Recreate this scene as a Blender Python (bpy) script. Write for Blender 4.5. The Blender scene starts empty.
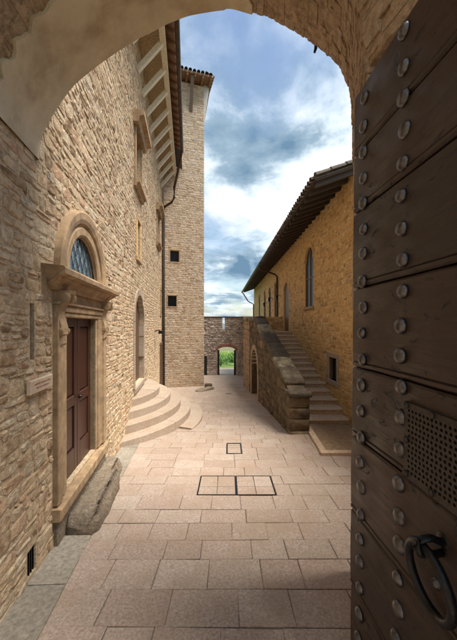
import bpy, bmesh, math, random
from mathutils import Vector, Matrix, noise
from mathutils.geometry import tessellate_polygon
R = math.radians
random.seed(7)
scene = bpy.context.scene
col = scene.collection

# ------------------------------------------------------------------ camera
cam_d = bpy.data.cameras.new('camera')
cam = bpy.data.objects.new('camera', cam_d); col.objects.link(cam)
cam.location = (0, 0, 0); cam.rotation_euler = (R(90), 0, 0)
cam_d.sensor_fit = 'VERTICAL'; cam_d.sensor_height = 36; cam_d.sensor_width = 25.7
cam_d.lens = 36*300/640; cam_d.shift_y = 5/640
cam_d.clip_start = 0.02; cam_d.clip_end = 3000
scene.camera = cam
# eye level is z = 0, the courtyard falls away from the gateway
SUN_EL, SUN_AZ = 65, 108          # degrees; azimuth measured from +Y towards +X
# ------------------------------------------------------------------ world
w = bpy.data.worlds.new('World'); scene.world = w; w.use_nodes = True
nt = w.node_tree; N = nt.nodes; L = nt.links; N.clear()
def wn(t, **k):
    n = N.new(t)
    for a, b in k.items(): setattr(n, a, b)
    return n
def wmath(op, a, b=None):
    n = wn('ShaderNodeMath', operation=op)
    for i, v in enumerate((a, b)):
        if v is None: continue
        if isinstance(v, (int, float)): n.inputs[i].default_value = v
        else: L.new(v, n.inputs[i])
    return n.outputs[0]
out = wn('ShaderNodeOutputWorld')
sky = wn('ShaderNodeTexSky', sky_type='NISHITA', sun_disc=False)
sky.sun_elevation = R(SUN_EL); sky.sun_rotation = R(SUN_AZ); sky.air_density = 1.3; sky.dust_density = 1.2; sky.ozone_density = 1.0
bg_sky = wn('ShaderNodeBackground'); bg_sky.inputs[1].default_value = 0.08
L.new(sky.outputs[0], bg_sky.inputs[0])
tc = wn('ShaderNodeTexCoord'); sep = wn('ShaderNodeSeparateXYZ'); L.new(tc.outputs['Generated'], sep.inputs[0])
zz = wmath('ADD', wmath('MAXIMUM', sep.outputs[2], 0.0), 0.16)
px = wmath('DIVIDE', sep.outputs[0], zz); py = wmath('DIVIDE', sep.outputs[1], zz)
cmb = wn('ShaderNodeCombineXYZ'); L.new(px, cmb.inputs[0]); L.new(py, cmb.inputs[1]); cmb.inputs[2].default_value = 3.1
n1 = wn('ShaderNodeTexNoise'); n1.inputs['Scale'].default_value = 1.15; n1.inputs['Detail'].default_value = 9; n1.inputs['Roughness'].default_value = .55; n1.inputs['Distortion'].default_value = .35
L.new(cmb.outputs[0], n1.inputs['Vector'])
r1 = wn('ShaderNodeValToRGB'); r1.color_ramp.elements[0].position = .36; r1.color_ramp.elements[1].position = .60
L.new(n1.outputs[0], r1.inputs[0])
mp2 = wn('ShaderNodeMapping'); mp2.inputs['Location'].default_value = (4.3, 1.7, .6); L.new(cmb.outputs[0], mp2.inputs[0])
n2 = wn('ShaderNodeTexNoise'); n2.inputs['Scale'].default_value = 2.3; n2.inputs['Detail'].default_value = 10; n2.inputs['Roughness'].default_value = .58; n2.inputs['Distortion'].default_value = .2
L.new(mp2.outputs[0], n2.inputs['Vector'])
# cloud masses seen to the north of the courtyard: centre and size as slopes (east, up) of their direction, and brightness
ysafe = wmath('MAXIMUM', sep.outputs[1], .02); front = wmath('MINIMUM', wmath('MAXIMUM', wmath('MULTIPLY', sep.outputs[1], 4.0), 0.0), 1.0)
n3 = wn('ShaderNodeTexNoise'); n3.inputs['Scale'].default_value = 5.5; n3.inputs['Detail'].default_value = 6; L.new(tc.outputs['Generated'], n3.inputs['Vector'])
sc3 = wn('ShaderNodeSeparateColor'); L.new(n3.outputs['Color'], sc3.inputs[0])
ea = wmath('ADD', wmath('DIVIDE', sep.outputs[0], ysafe), wmath('MULTIPLY', wmath('SUBTRACT', sc3.outputs[0], .5), .30))
eb = wmath('ADD', wmath('DIVIDE', sep.outputs[2], ysafe), wmath('MULTIPLY', wmath('SUBTRACT', sc3.outputs[1], .5), .22))
def blob(a, b, ra, rb, wt):
    da = wmath('DIVIDE', wmath('SUBTRACT', ea, a), ra); db = wmath('DIVIDE', wmath('SUBTRACT', eb, b), rb)
    q = wmath('ADD', wmath('MULTIPLY', da, da), wmath('MULTIPLY', db, db))
    return wmath('MULTIPLY', wmath('MULTIPLY', wmath('EXPONENT', wmath('MULTIPLY', q, -1.0)), wt), front)
n5 = wn('ShaderNodeTexNoise'); n5.inputs['Scale'].default_value = 9; n5.inputs['Detail'].default_value = 10; n5.inputs['Roughness'].default_value = .62; n5.inputs['Distortion'].default_value = .5
L.new(tc.outputs['Generated'], n5.inputs['Vector'])
lum = wmath('ADD', n2.outputs[0], wmath('MULTIPLY', wmath('SUBTRACT', n5.outputs[0], .5), .26))
for bl in ((.07,.68,.22,.20,-.17),(-.05,.95,.30,.12,-.06),(-.02,.47,.10,.05,-.06),(.16,.36,.26,.12,.26),(.34,.53,.14,.09,.20),(.25,.74,.07,.06,.14),(.01,.17,.045,.022,-.40),(.12,.20,.06,.022,-.38),(.0,.10,.2,.03,-.12),(.1,.06,.3,.03,.06)):
    lum = wmath('ADD', lum, blob(*bl))
dens = wmath('ADD', wmath('ADD', n1.outputs[0], blob(.1,.45,.35,.30,.16)), blob(-.08,.98,.25,.16,-.10)); L.new(dens, r1.inputs[0])
r2 = wn('ShaderNodeValToRGB'); e = r2.color_ramp.elements
e[0].position = .30; e[0].color = (.12, .21, .31, 1); e[1].position = .66; e[1].color = (.90, .92, .94, 1)
m_ = e.new(.45); m_.color = (.26, .36, .45, 1)
m_ = e.new(.54); m_.color = (.56, .65, .72, 1)
L.new(lum, r2.inputs[0])
bg_cl = wn('ShaderNodeBackground'); bg_cl.inputs[1].default_value = .64; L.new(r2.outputs[0], bg_cl.inputs[0])
mix = wn('ShaderNodeMixShader'); L.new(r1.outputs[0], mix.inputs[0]); L.new(bg_sky.outputs[0], mix.inputs[1]); L.new(bg_cl.outputs[0], mix.inputs[2])
L.new(mix.outputs[0], out.inputs[0])
# ------------------------------------------------------------------ sun (veiled by thin cloud: wide and soft)
sd = bpy.data.lights.new('sun', 'SUN'); so = bpy.data.objects.new('sun', sd); col.objects.link(so)
sd.energy = 3.3; sd.angle = R(30); sd.color = (1, .93, .82)
dv = Vector((math.sin(R(SUN_AZ))*math.cos(R(SUN_EL)), math.cos(R(SUN_AZ))*math.cos(R(SUN_EL)), math.sin(R(SUN_EL))))
so.rotation_euler = dv.to_track_quat('Z', 'Y').to_euler(); so.location = dv*60
vs = scene.view_settings; vs.view_transform = 'Standard'; vs.look = 'None'; vs.gamma = 1; vs.exposure = 1.22; vs.use_curve_mapping = False

# ------------------------------------------------------------------ materials
def new_mat(name):
    m = bpy.data.materials.new(name); m.use_nodes = True
    t = m.node_tree; b = t.nodes['Principled BSDF']
    return m, t, b
def stone_mat(name, cols, rough=.9, scale=14, mott=.5, bump=.6, bd=.02, fine=90, stain=None, stain_scale=1.2, stain_amt=.5, pits=0):
    m, t, b = new_mat(name); n = t.nodes; l = t.links
    geo = n.new('ShaderNodeNewGeometry')
    at = n.new('ShaderNodeAttribute'); at.attribute_name = 'rnd'
    rp = n.new('ShaderNodeValToRGB'); e = rp.color_ramp.elements
    k = len(cols)
    e[0].position = 0; e[0].color = (*cols[0], 1); e[1].position = 1; e[1].color = (*cols[-1], 1)
    for i in range(1, k-1):
        q = e.new(i/(k-1)); q.color = (*cols[i], 1)
    nv = n.new('ShaderNodeTexNoise'); nv.inputs['Scale'].default_value = scale*.35; nv.inputs['Detail'].default_value = 4
    l.new(geo.outputs['Position'], nv.inputs['Vector'])
    ma = n.new('ShaderNodeMath'); ma.operation = 'MULTIPLY_ADD'; l.new(nv.outputs[0], ma.inputs[0]); ma.inputs[1].default_value = .35; ma.inputs[2].default_value = -.175
    ad = n.new('ShaderNodeMath'); l.new(at.outputs['Fac'], ad.inputs[0]); l.new(ma.outputs[0], ad.inputs[1])
    l.new(ad.outputs[0], rp.inputs[0])
    n1 = n.new('ShaderNodeTexNoise'); n1.inputs['Scale'].default_value = scale; n1.inputs['Detail'].default_value = 8; n1.inputs['Roughness'].default_value = .65
    l.new(geo.outputs['Position'], n1.inputs['Vector'])
    r1 = n.new('ShaderNodeValToRGB'); q = r1.color_ramp.elements
    q[0].position = .3; q[0].color = (1-mott,)*3+(1,); q[1].position = .7; q[1].color = (1+mott*.35,)*3+(1,)
    l.new(n1.outputs[0], r1.inputs[0])
    mx = n.new('ShaderNodeMix'); mx.data_type = 'RGBA'; mx.blend_type = 'MULTIPLY'; mx.inputs[0].default_value = 1
    l.new(rp.outputs[0], mx.inputs[6]); l.new(r1.outputs[0], mx.inputs[7])
    last = mx.outputs[2]
    if stain:
        n3 = n.new('ShaderNodeTexNoise'); n3.inputs['Scale'].default_value = stain_scale; n3.inputs['Detail'].default_value = 6; n3.inputs['Roughness'].default_value = .6
        l.new(geo.outputs['Position'], n3.inputs['Vector'])
        r3 = n.new('ShaderNodeValToRGB'); r3.color_ramp.elements[0].position = .45; r3.color_ramp.elements[1].position = .68
        r3.color_ramp.elements[1].color = (stain_amt,)*3+(1,)
        l.new(n3.outputs[0], r3.inputs[0])
        m3 = n.new('ShaderNodeMix'); m3.data_type = 'RGBA'; l.new(r3.outputs[0], m3.inputs[0]); l.new(last, m3.inputs[6]); m3.inputs[7].default_value = (*stain, 1)
        last = m3.outputs[2]
    l.new(last, b.inputs['Base Color']); b.inputs['Roughness'].default_value = rough
    n4 = n.new('ShaderNodeTexNoise'); n4.inputs['Scale'].default_value = fine; n4.inputs['Detail'].default_value = 5; l.new(geo.outputs['Position'], n4.inputs['Vector'])
    sm = n.new('ShaderNodeMath'); sm.operation = 'MULTIPLY_ADD'; l.new(n4.outputs[0], sm.inputs[0]); sm.inputs[1].default_value = .3; l.new(n1.outputs[0], sm.inputs[2])
    hgt = sm.outputs[0]
    if pits:
        vo = n.new('ShaderNodeTexVoronoi'); vo.inputs['Scale'].default_value = pits; l.new(geo.outputs['Position'], vo.inputs['Vector'])
        rr = n.new('ShaderNodeMapRange'); rr.inputs[1].default_value = .05; rr.inputs[2].default_value = .35; l.new(vo.outputs[0], rr.inputs[0])
        s2 = n.new('ShaderNodeMath'); s2.operation = 'MULTIPLY_ADD'; l.new(rr.outputs[0], s2.inputs[0]); s2.inputs[1].default_value = .5; l.new(hgt, s2.inputs[2]); hgt = s2.outputs[0]
    bp = n.new('ShaderNodeBump'); bp.inputs['Strength'].default_value = bump; bp.inputs['Distance'].default_value = bd
    l.new(hgt, bp.inputs['Height']); l.new(bp.outputs[0], b.inputs['Normal'])
    return m
def wood_mat(name, c1, c2, axis='Y', rough=.55, scale=9, bump=.35, worn=None):
    m, t, b = new_mat(name); n = t.nodes; l = t.links
    geo = n.new('ShaderNodeNewGeometry'); mp = n.new('ShaderNodeMapping')
    s = {'X': (.12, 1, 1), 'Y': (1, .12, 1), 'Z': (1, 1, .12)}[axis]
    mp.inputs['Scale'].default_value = s; l.new(geo.outputs['Position'], mp.inputs[0])
    at = n.new('ShaderNodeAttribute'); at.attribute_name = 'rnd'
    n1 = n.new('ShaderNodeTexNoise'); n1.inputs['Scale'].default_value = scale*4; n1.inputs['Detail'].default_value = 8; n1.inputs['Roughness'].default_value = .65; n1.inputs['Distortion'].default_value = .6
    l.new(mp.outputs[0], n1.inputs['Vector'])
    n2 = n.new('ShaderNodeTexNoise'); n2.inputs['Scale'].default_value = 3; n2.inputs['Detail'].default_value = 4; l.new(geo.outputs['Position'], n2.inputs['Vector'])
    a = n.new('ShaderNodeMath'); a.operation = 'MULTIPLY_ADD'; l.new(n2.outputs[0], a.inputs[0]); a.inputs[1].default_value = .7; l.new(n1.outputs[0], a.inputs[2])
    a2 = n.new('ShaderNodeMath'); a2.operation = 'MULTIPLY_ADD'; l.new(at.outputs['Fac'], a2.inputs[0]); a2.inputs[1].default_value = .3; l.new(a.outputs[0], a2.inputs[2])
    rp = n.new('ShaderNodeValToRGB'); e = rp.color_ramp.elements; e[0].position = .65; e[0].color = (*c1, 1); e[1].position = 1.0; e[1].color = (*c2, 1)
    mr = n.new('ShaderNodeMapRange'); mr.inputs[1].default_value = .3; mr.inputs[2].default_value = 1.7; l.new(a2.outputs[0], mr.inputs[0])
    e[0].position = .2; e[1].position = .8
    l.new(mr.outputs[0], rp.inputs[0]); l.new(rp.outputs[0], b.inputs['Base Color'])
    b.inputs['Roughness'].default_value = rough
    bp = n.new('ShaderNodeBump'); bp.inputs['Strength'].default_value = bump; bp.inputs['Distance'].default_value = .006
    hgt = n1.outputs[0]
    if worn:          # gouges, knots and dents of an old board
        mw = n.new('ShaderNodeMapping'); mw.inputs['Scale'].default_value = (1, .45, 1); l.new(geo.outputs['Position'], mw.inputs[0])
        nw = n.new('ShaderNodeTexNoise'); nw.inputs['Scale'].default_value = worn; nw.inputs['Detail'].default_value = 5; nw.inputs['Roughness'].default_value = .7; nw.inputs['Distortion'].default_value = 1.2
        l.new(mw.outputs[0], nw.inputs['Vector'])
        rw_ = n.new('ShaderNodeValToRGB'); rw_.color_ramp.elements[0].position = .30; rw_.color_ramp.elements[1].position = .40; l.new(nw.outputs[0], rw_.inputs[0])
        hh = n.new('ShaderNodeMath'); hh.operation = 'MULTIPLY_ADD'; l.new(rw_.outputs[0], hh.inputs[0]); hh.inputs[1].default_value = 1.6; l.new(n1.outputs[0], hh.inputs[2]); hgt = hh.outputs[0]
        mc = n.new('ShaderNodeMix'); mc.data_type = 'RGBA'; mc.blend_type = 'MULTIPLY'; mc.inputs[0].default_value = .75; l.new(rp.outputs[0], mc.inputs[6]); l.new(rw_.outputs[0], mc.inputs[7]); l.new(mc.outputs[2], b.inputs['Base Color'])
        nr = n.new('ShaderNodeTexNoise'); nr.inputs['Scale'].default_value = 6; nr.inputs['Detail'].default_value = 6; l.new(geo.outputs['Position'], nr.inputs['Vector'])
        mr2 = n.new('ShaderNodeMapRange'); mr2.inputs[1].default_value = .3; mr2.inputs[2].default_value = .7; mr2.inputs[3].default_value = rough-.12; mr2.inputs[4].default_value = rough+.18; l.new(nr.outputs[0], mr2.inputs[0]); l.new(mr2.outputs[0], b.inputs['Roughness'])
    l.new(hgt, bp.inputs['Height']); l.new(bp.outputs[0], b.inputs['Normal'])
    return m
def plain(name, c, rough=.6, metal=0, bump=0, bs=60, var=.25):
    m, t, b = new_mat(name); n = t.nodes; l = t.links
    geo = n.new('ShaderNodeNewGeometry'); n1 = n.new('ShaderNodeTexNoise'); n1.inputs['Scale'].default_value = bs; n1.inputs['Detail'].default_value = 6
    l.new(geo.outputs['Position'], n1.inputs['Vector'])
    rp = n.new('ShaderNodeValToRGB'); e = rp.color_ramp.elements
    e[0].position = .3; e[0].color = tuple(x*(1-var) for x in c)+(1,); e[1].position = .7; e[1].color = tuple(min(1, x*(1+var)) for x in c)+(1,)
    l.new(n1.outputs[0], rp.inputs[0]); l.new(rp.outputs[0], b.inputs['Base Color'])
    b.inputs['Roughness'].default_value = rough; b.inputs['Metallic'].default_value = metal
    if bump:
        bp = n.new('ShaderNodeBump'); bp.inputs['Strength'].default_value = bump; bp.inputs['Distance'].default_value = .01
        l.new(n1.outputs[0], bp.inputs['Height']); l.new(bp.outputs[0], b.inputs['Normal'])
    return m
def leaf_mat(name, cols):
    m, t, b = new_mat(name); n = t.nodes; l = t.links
    at = n.new('ShaderNodeAttribute'); at.attribute_name = 'rnd'
    rp = n.new('ShaderNodeValToRGB'); e = rp.color_ramp.elements
    e[0].color = (*cols[0], 1); e[1].color = (*cols[1], 1); l.new(at.outputs['Fac'], rp.inputs[0]); l.new(rp.outputs[0], b.inputs['Base Color'])
    b.inputs['Roughness'].default_value = .6
    return m

M = {}
M['rubble'] = stone_mat('rubble stone', [(.28,.17,.09), (.58,.41,.245), (.69,.53,.345), (.50,.285,.165), (.75,.63,.45), (.38,.245,.14), (.63,.46,.285), (.50,.41,.30), (.71,.565,.385), (.58,.37,.225)], mott=.55, bump=.9, bd=.03, scale=20, stain=(.66,.51,.335), stain_scale=7, stain_amt=.65)
M['mortar'] = stone_mat('lime mortar', [(.60,.45,.285), (.69,.54,.365)], mott=.5, bump=1, bd=.03, scale=24)
M['gold_rubble'] = stone_mat('golden rubble stone', [(.50,.30,.12), (.70,.45,.19), (.76,.52,.25), (.60,.36,.145), (.72,.52,.28), (.42,.255,.115)], mott=.45, bump=.8, bd=.03, scale=12)
M['gold_mortar'] = stone_mat('golden mortar', [(.66,.43,.19), (.74,.50,.24)], mott=.4, bump=.8, bd=.03, scale=18)
M['tower_stone'] = stone_mat('tower stone', [(.36,.255,.17), (.50,.38,.27), (.57,.45,.33), (.44,.31,.21), (.60,.50,.39), (.40,.32,.25)], mott=.4, bump=.7, bd=.02, scale=14)
M['ruin_stone'] = stone_mat('weathered wall stone', [(.26,.21,.17), (.52,.40,.32), (.60,.48,.39), (.36,.30,.25), (.64,.52,.43), (.56,.40,.32)], mott=.5, bump=.8, bd=.03, scale=10, stain=(.10,.09,.07), stain_scale=1.6, stain_amt=.5)
M['ruin_mortar'] = stone_mat('weathered mortar', [(.50,.40,.33), (.58,.47,.39)], mott=.5, bump=.8, bd=.03, stain=(.10,.09,.07), stain_scale=.9)
M['brick'] = stone_mat('old red brick', [(.30,.11,.07), (.42,.17,.11), (.36,.14,.09)], mott=.4, bump=.5)
M['paving'] = stone_mat('paving stone', [(.39,.295,.235), (.45,.355,.29), (.42,.315,.255), (.48,.39,.325), (.41,.325,.26), (.45,.34,.275)], mott=.5, bump=.45, bd=.008, scale=55, fine=260, stain=(.30,.215,.15), stain_scale=2.6, stain_amt=.6, rough=.8)
M['joint'] = stone_mat('paving joint', [(.22,.175,.14), (.29,.235,.19)], mott=.4, bump=.3)
M['channel'] = stone_mat('grey channel stone', [(.27,.235,.19), (.34,.30,.245), (.30,.265,.215)], mott=.5, bump=.35, bd=.006, scale=30, stain=(.20,.175,.13), stain_amt=.6, stain_scale=4)
M['dressed'] = stone_mat('dressed sandstone', [(.38,.255,.14), (.46,.32,.185), (.42,.285,.165)], mott=.5, bump=.5, bd=.008, scale=9, stain=(.20,.135,.085), stain_scale=3.2, stain_amt=.7)
M['cut'] = stone_mat('pale cut stone', [(.38,.295,.225), (.43,.345,.27), (.40,.315,.245)], mott=.3, bump=.35, bd=.006, scale=25, stain=(.30,.215,.145), stain_scale=2.5, stain_amt=.5)
M['boulder'] = stone_mat('worn doorstep stone', [(.30,.235,.165), (.40,.32,.235)], mott=.55, bump=1, bd=.04, scale=24, stain=(.19,.145,.10), stain_scale=7, stain_amt=.7)
M['parapet'] = stone_mat('lichened block', [(.10,.07,.04), (.20,.14,.08), (.14,.10,.055), (.27,.20,.11)], mott=.6, bump=.9, bd=.03, scale=8, stain=(.028,.024,.018), stain_scale=2.4, stain_amt=.9)
M['coping'] = stone_mat('mossy coping', [(.11,.08,.05), (.30,.25,.16), (.15,.11,.07), (.09,.07,.045)], mott=.6, bump=1, bd=.03, scale=9, stain=(.035,.03,.022), stain_scale=3.5, stain_amt=.85)
M['stair'] = stone_mat('stair stone', [(.52,.39,.27), (.62,.48,.35), (.57,.42,.29)], mott=.4, bump=.5, bd=.01, scale=18, stain=(.46,.33,.22), stain_scale=4, stain_amt=.6)
M['earth'] = stone_mat('trodden stone bed', [(.30,.20,.12), (.40,.28,.17)], mott=.5, bump=.9, bd=.03, scale=14)
M['archstone'] = stone_mat('arch stone', [(.52,.345,.215), (.60,.42,.275), (.65,.48,.33), (.57,.385,.24), (.50,.35,.235), (.63,.44,.28)], mott=.6, bump=1, bd=.05, scale=24, stain=(.60,.43,.28), stain_scale=6, stain_amt=.7)
M['plaster'] = stone_mat('old cream plaster', [(.56,.47,.33), (.60,.51,.37)], mott=.18, bump=.25, bd=.01, scale=5, stain=(.36,.265,.165), stain_scale=3.4, stain_amt=.9)
M['terracotta'] = stone_mat('terracotta', [(.36,.17,.09), (.46,.24,.13), (.40,.22,.14), (.30,.16,.10)], mott=.45, bump=.4, bd=.01, scale=12, stain=(.16,.13,.11), stain_scale=6, stain_amt=.7)
M['rooftile'] = stone_mat('lichened roof tile', [(.09,.07,.06), (.15,.11,.085), (.08,.07,.065), (.13,.115,.095)], mott=.5, bump=.5, bd=.01, scale=12)
M['whitewood'] = stone_mat('limewashed timber', [(.70,.63,.51), (.76,.69,.57)], mott=.25, bump=.3, bd=.006, scale=20)  # limewash kept extra pale, standing in for sunlight on the props
M['rafter'] = wood_mat('dark rafter wood', (.035,.028,.026), (.075,.055,.045), 'X')
M['orange_wood'] = wood_mat('warm rafter wood', (.16,.08,.04), (.30,.16,.08), 'X')
M['gate_wood'] = wood_mat('oiled gate wood', (.011,.0062,.0048), (.046,.025,.017), 'Y', rough=.40, bump=1, scale=8, worn=16)
M['door_wood'] = wood_mat('red brown door wood', (.028,.010,.007), (.075,.027,.017), 'Z', rough=.4, bump=.2)
M['brown_wood'] = wood_mat('plain brown wood', (.08,.048,.028), (.17,.10,.058), 'Z')
M['iron'] = plain('forged iron', (.12,.115,.12), .33, .85, bump=.3, bs=45, var=.4)
M['dark_iron'] = plain('black iron', (.02,.02,.022), .35, .7, bump=.2, bs=70)
M['plate_iron'] = plain('iron grille plate', (.050,.042,.038), .5, .6, bump=.25, bs=90)
M['gutter'] = plain('aged copper', (.085,.055,.040), .5, .6, bs=8, var=.4)
M['lead'] = plain('lead came', (.05,.05,.05), .5, .5)
M['dark'] = plain('opening shade black', (.015,.013,.012), .9)  # flat near-black, painted in for the shade inside openings
M['slate_glass'] = plain('dark window pane', (.018,.017,.017), .38)
M['slate_glass'].node_tree.nodes['Principled BSDF'].inputs['Specular IOR Level'].default_value = .2
M['plaque'] = stone_mat('plaque stone', [(.55,.42,.30), (.58,.45,.33)], mott=.15, bump=.1, scale=30)
M['red_paint'] = plain('faded red lettering', (.30,.10,.07), .8)
M['white_paint'] = plain('off white', (.6,.57,.5), .7)
M['flare'] = stone_mat('pale weathered lime', [(.52,.50,.46), (.58,.56,.52)], mott=.3, bump=.3, scale=6)
M['leaf'] = leaf_mat('hedge leaf', [(.03,.09,.012), (.12,.26,.03)])
M['leaf_light'] = leaf_mat('yellow green leaf', [(.10,.22,.03), (.28,.42,.06)])  # light green leaf colour of the shrub behind
M['bark'] = wood_mat('bark', (.06,.045,.03), (.13,.10,.07), 'Z')
def glass_mat():
    m, t, b = new_mat('leaded glass'); b.inputs['Base Color'].default_value = (.10, .16, .20, 1); b.inputs['Roughness'].default_value = .08
    b.inputs['Specular IOR Level'].default_value = .9
    n = t.nodes; geo = n.new('ShaderNodeNewGeometry'); nz = n.new('ShaderNodeTexNoise'); nz.inputs['Scale'].default_value = 14
    t.links.new(geo.outputs['Position'], nz.inputs['Vector']); bp = n.new('ShaderNodeBump'); bp.inputs['Strength'].default_value = .25; bp.inputs['Distance'].default_value = .02
    t.links.new(nz.outputs[0], bp.inputs['Height']); t.links.new(bp.outputs[0], b.inputs['Normal'])
    return m
M['glass'] = glass_mat()
def ground_mat():
    m, t, b = new_mat('meadow ground'); n = t.nodes; l = t.links
    geo = n.new('ShaderNodeNewGeometry'); n1 = n.new('ShaderNodeTexNoise'); n1.inputs['Scale'].default_value = .6; n1.inputs['Detail'].default_value = 8
    l.new(geo.outputs['Position'], n1.inputs['Vector']); rp = n.new('ShaderNodeValToRGB'); e = rp.color_ramp.elements
    e[0].position = .35; e[0].color = (.085, .085, .04, 1); e[1].position = .65; e[1].color = (.16, .155, .07, 1)
    l.new(n1.outputs[0], rp.inputs[0]); l.new(rp.outputs[0], b.inputs['Base Color']); b.inputs['Roughness'].default_value = .95
    return m
M['meadow'] = ground_mat()
M['lawn'] = stone_mat('lawn grass', [(.07,.13,.02), (.16,.24,.04)], mott=.5, scale=6, bump=.8)

# ------------------------------------------------------------------ builders
WORLD = {}
def empty(name, loc, label=None, cat=None, group=None):
    o = bpy.data.objects.new(name, None); col.objects.link(o); o.location = loc; o.empty_display_size = .2
    WORLD[o.name] = Vector(loc); tagit(o, label, cat, group); return o
def tagit(o, label=None, cat=None, group=None, kind=None):
    if label: o['label'] = label
    if cat: o['category'] = cat
    if group: o['group'] = group
    if kind: o['kind'] = kind
    return o
class MB:
    def __init__(s): s.v = []; s.f = []; s.r = []
    def add(s, vs, fs, r=None):
        k = len(s.v); s.v.extend(tuple(p) for p in vs); r = random.random() if r is None else r
        for f in fs: s.f.append(tuple(i+k for i in f)); s.r.append(r)
        return s
    def hexa(s, p, r=None):      # 8 points: bottom 4, top 4
        return s.add(p, [(3,2,1,0), (4,5,6,7), (0,1,5,4), (1,2,6,5), (2,3,7,6), (3,0,4,7)], r)
    def box(s, a, b, r=None):
        (x0,y0,z0), (x1,y1,z1) = a, b
        return s.hexa([(x0,y0,z0),(x1,y0,z0),(x1,y1,z0),(x0,y1,z0),(x0,y0,z1),(x1,y0,z1),(x1,y1,z1),(x0,y1,z1)], r)
    def fbox(s, F, a, b, r=None, cut=0):     # box in a wall frame: (s,t,w) corners, optional chamfer on the +w face
        (s0,t0,w0), (s1,t1,w1) = a, b
        if not cut:
            return s.hexa([F.P(s0,t0,w0),F.P(s1,t0,w0),F.P(s1,t1,w0),F.P(s0,t1,w0),F.P(s0,t0,w1),F.P(s1,t0,w1),F.P(s1,t1,w1),F.P(s0,t1,w1)], r)
        c = cut; ring = lambda i, ww: [F.P(s0+i,t0+i,ww),F.P(s1-i,t0+i,ww),F.P(s1-i,t1-i,ww),F.P(s0+i,t1-i,ww)]
        vs = ring(0,w0)+ring(0,w1-c)+ring(c,w1); fs = [(3,2,1,0),(8,9,10,11)]
        for k in (0,4):
            for i in range(4): j = (i+1) % 4; fs.append((k+i,k+j,k+4+j,k+4+i))
        return s.add(vs, fs, r)
    def prism(s, pts, off, r=None):          # closed polygon (3D points) swept by a vector
        n = len(pts); a = [Vector(p) for p in pts]; b = [p+Vector(off) for p in a]
        fs = [tuple(range(n-1,-1,-1)), tuple(range(n,2*n))]
        for i in range(n): j = (i+1) % n; fs.append((i,j,n+j,n+i))
        return s.add(a+b, fs, r)
    def loft(s, rings, closed=True, caps=True, r=None):
        n = len(rings[0]); vs = [p for q in rings for p in q]; fs = []
        for k in range(len(rings)-1):
            for i in range(n if closed else n-1):
                j = (i+1) % n; fs.append((k*n+i, k*n+j, (k+1)*n+j, (k+1)*n+i))
        if caps: fs.append(tuple(range(n-1,-1,-1))); fs.append(tuple((len(rings)-1)*n+i for i in range(n)))
        return s.add(vs, fs, r)
    def tube(s, path, rad, n=8, r=None, closed=False, ref=None):
        P = [Vector(p) for p in path]; rings = []
        m = len(P)
        for i, p in enumerate(P):
            if closed: d = P[(i+1) % m]-P[i-1]
            else: d = P[min(i+1,m-1)]-P[max(i-1,0)]
            d.normalize(); up = (Vector((0,0,1)) if abs(d.z) < .9 else Vector((1,0,0))) if ref is None else ref
            u = d.cross(up).normalized(); v = u.cross(d)
            rr = rad[i] if isinstance(rad, (list,tuple)) else rad
            rings.append([p+u*rr*math.cos(2*math.pi*k/n)+v*rr*math.sin(2*math.pi*k/n) for k in range(n)])
        if closed: rings.append(rings[0])
        return s.loft(rings, True, not closed, r)
    def dome(s, c, ax, rad, h, n=10, r=None):
        c = Vector(c); ax = Vector(ax).normalized(); up = Vector((0,0,1)) if abs(ax.z) < .9 else Vector((1,0,0))
        u = ax.cross(up).normalized(); v = u.cross(ax); rings = []
        for q, hh in ((1,0),(.97,.28),(.8,.65),(.45,.93)):
            rings.append([c+ax*h*hh+(u*math.cos(2*math.pi*k/n)+v*math.sin(2*math.pi*k/n))*rad*q for k in range(n)])
        return s.loft(rings, True, True, r)
    def build(s, name, mat, parent=None, smooth=False, kind=None, norm=True):
        me = bpy.data.meshes.new(name)
        n = len(s.v)
        lo = [min(p[i] for p in s.v) for i in range(3)]; hi = [max(p[i] for p in s.v) for i in range(3)]
        c = Vector(((lo[0]+hi[0])/2, (lo[1]+hi[1])/2, lo[2]))
        me.from_pydata([(p[0]-c.x, p[1]-c.y, p[2]-c.z) for p in s.v], [], s.f)
        if norm and len(s.f) < 20000:
            bm = bmesh.new(); bm.from_mesh(me); bmesh.ops.recalc_face_normals(bm, faces=bm.faces); bm.to_mesh(me); bm.free()
        a = me.attributes.new('rnd', 'FLOAT', 'FACE'); a.data.foreach_set('value', s.r)
        if smooth: me.polygons.foreach_set('use_smooth', [True]*len(me.polygons))
        me.materials.append(mat if not isinstance(mat, str) else M[mat])
        o = bpy.data.objects.new(name, me); col.objects.link(o)
        o.location = c
        WORLD[o.name] = c
        if parent is not None:
            o.parent = parent; o.location = c-WORLD[parent.name]
        if kind: o['kind'] = kind
        return o
def dup(o, parent, wloc):
    c = o.copy(); col.objects.link(c); c.parent = parent; c.location = Vector(wloc)-(WORLD[parent.name] if parent else Vector()); WORLD[c.name] = Vector(wloc); return c
class Frame:
    def __init__(s, O, a, n=None):
        s.O = Vector(O); s.a = Vector(a).normalized(); s.n = Vector(n).normalized(); s.z = Vector((0,0,1))
    def P(s, d, z, w=0): return s.O+s.a*d+s.n*w+s.z*z
LF = Frame((-1.29,0,0), (-.133,1,0), (1,.133,0))        # tall house
RF = Frame((3.22,0,0), (-.03,1,0), (-1,-.03,0))         # house on the right
PF = Frame((1.81,0,0), (-.067,1,0), (-1,-.067,0))       # parapet of the stair
TF = Frame((-3.12,14.42,0), (.958,.287,0), (.287,-.958,0))   # tower front
FF = Frame((-2.6,21.1,0), (1,0,0), (0,-1,0))            # far wall
GF = Frame((.715,0,0), (-.06,1,0), (-1,-.06,0))         # gate leaf
def gz(y): return -1.9-.077*min(max(y,-2),22.5)

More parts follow.
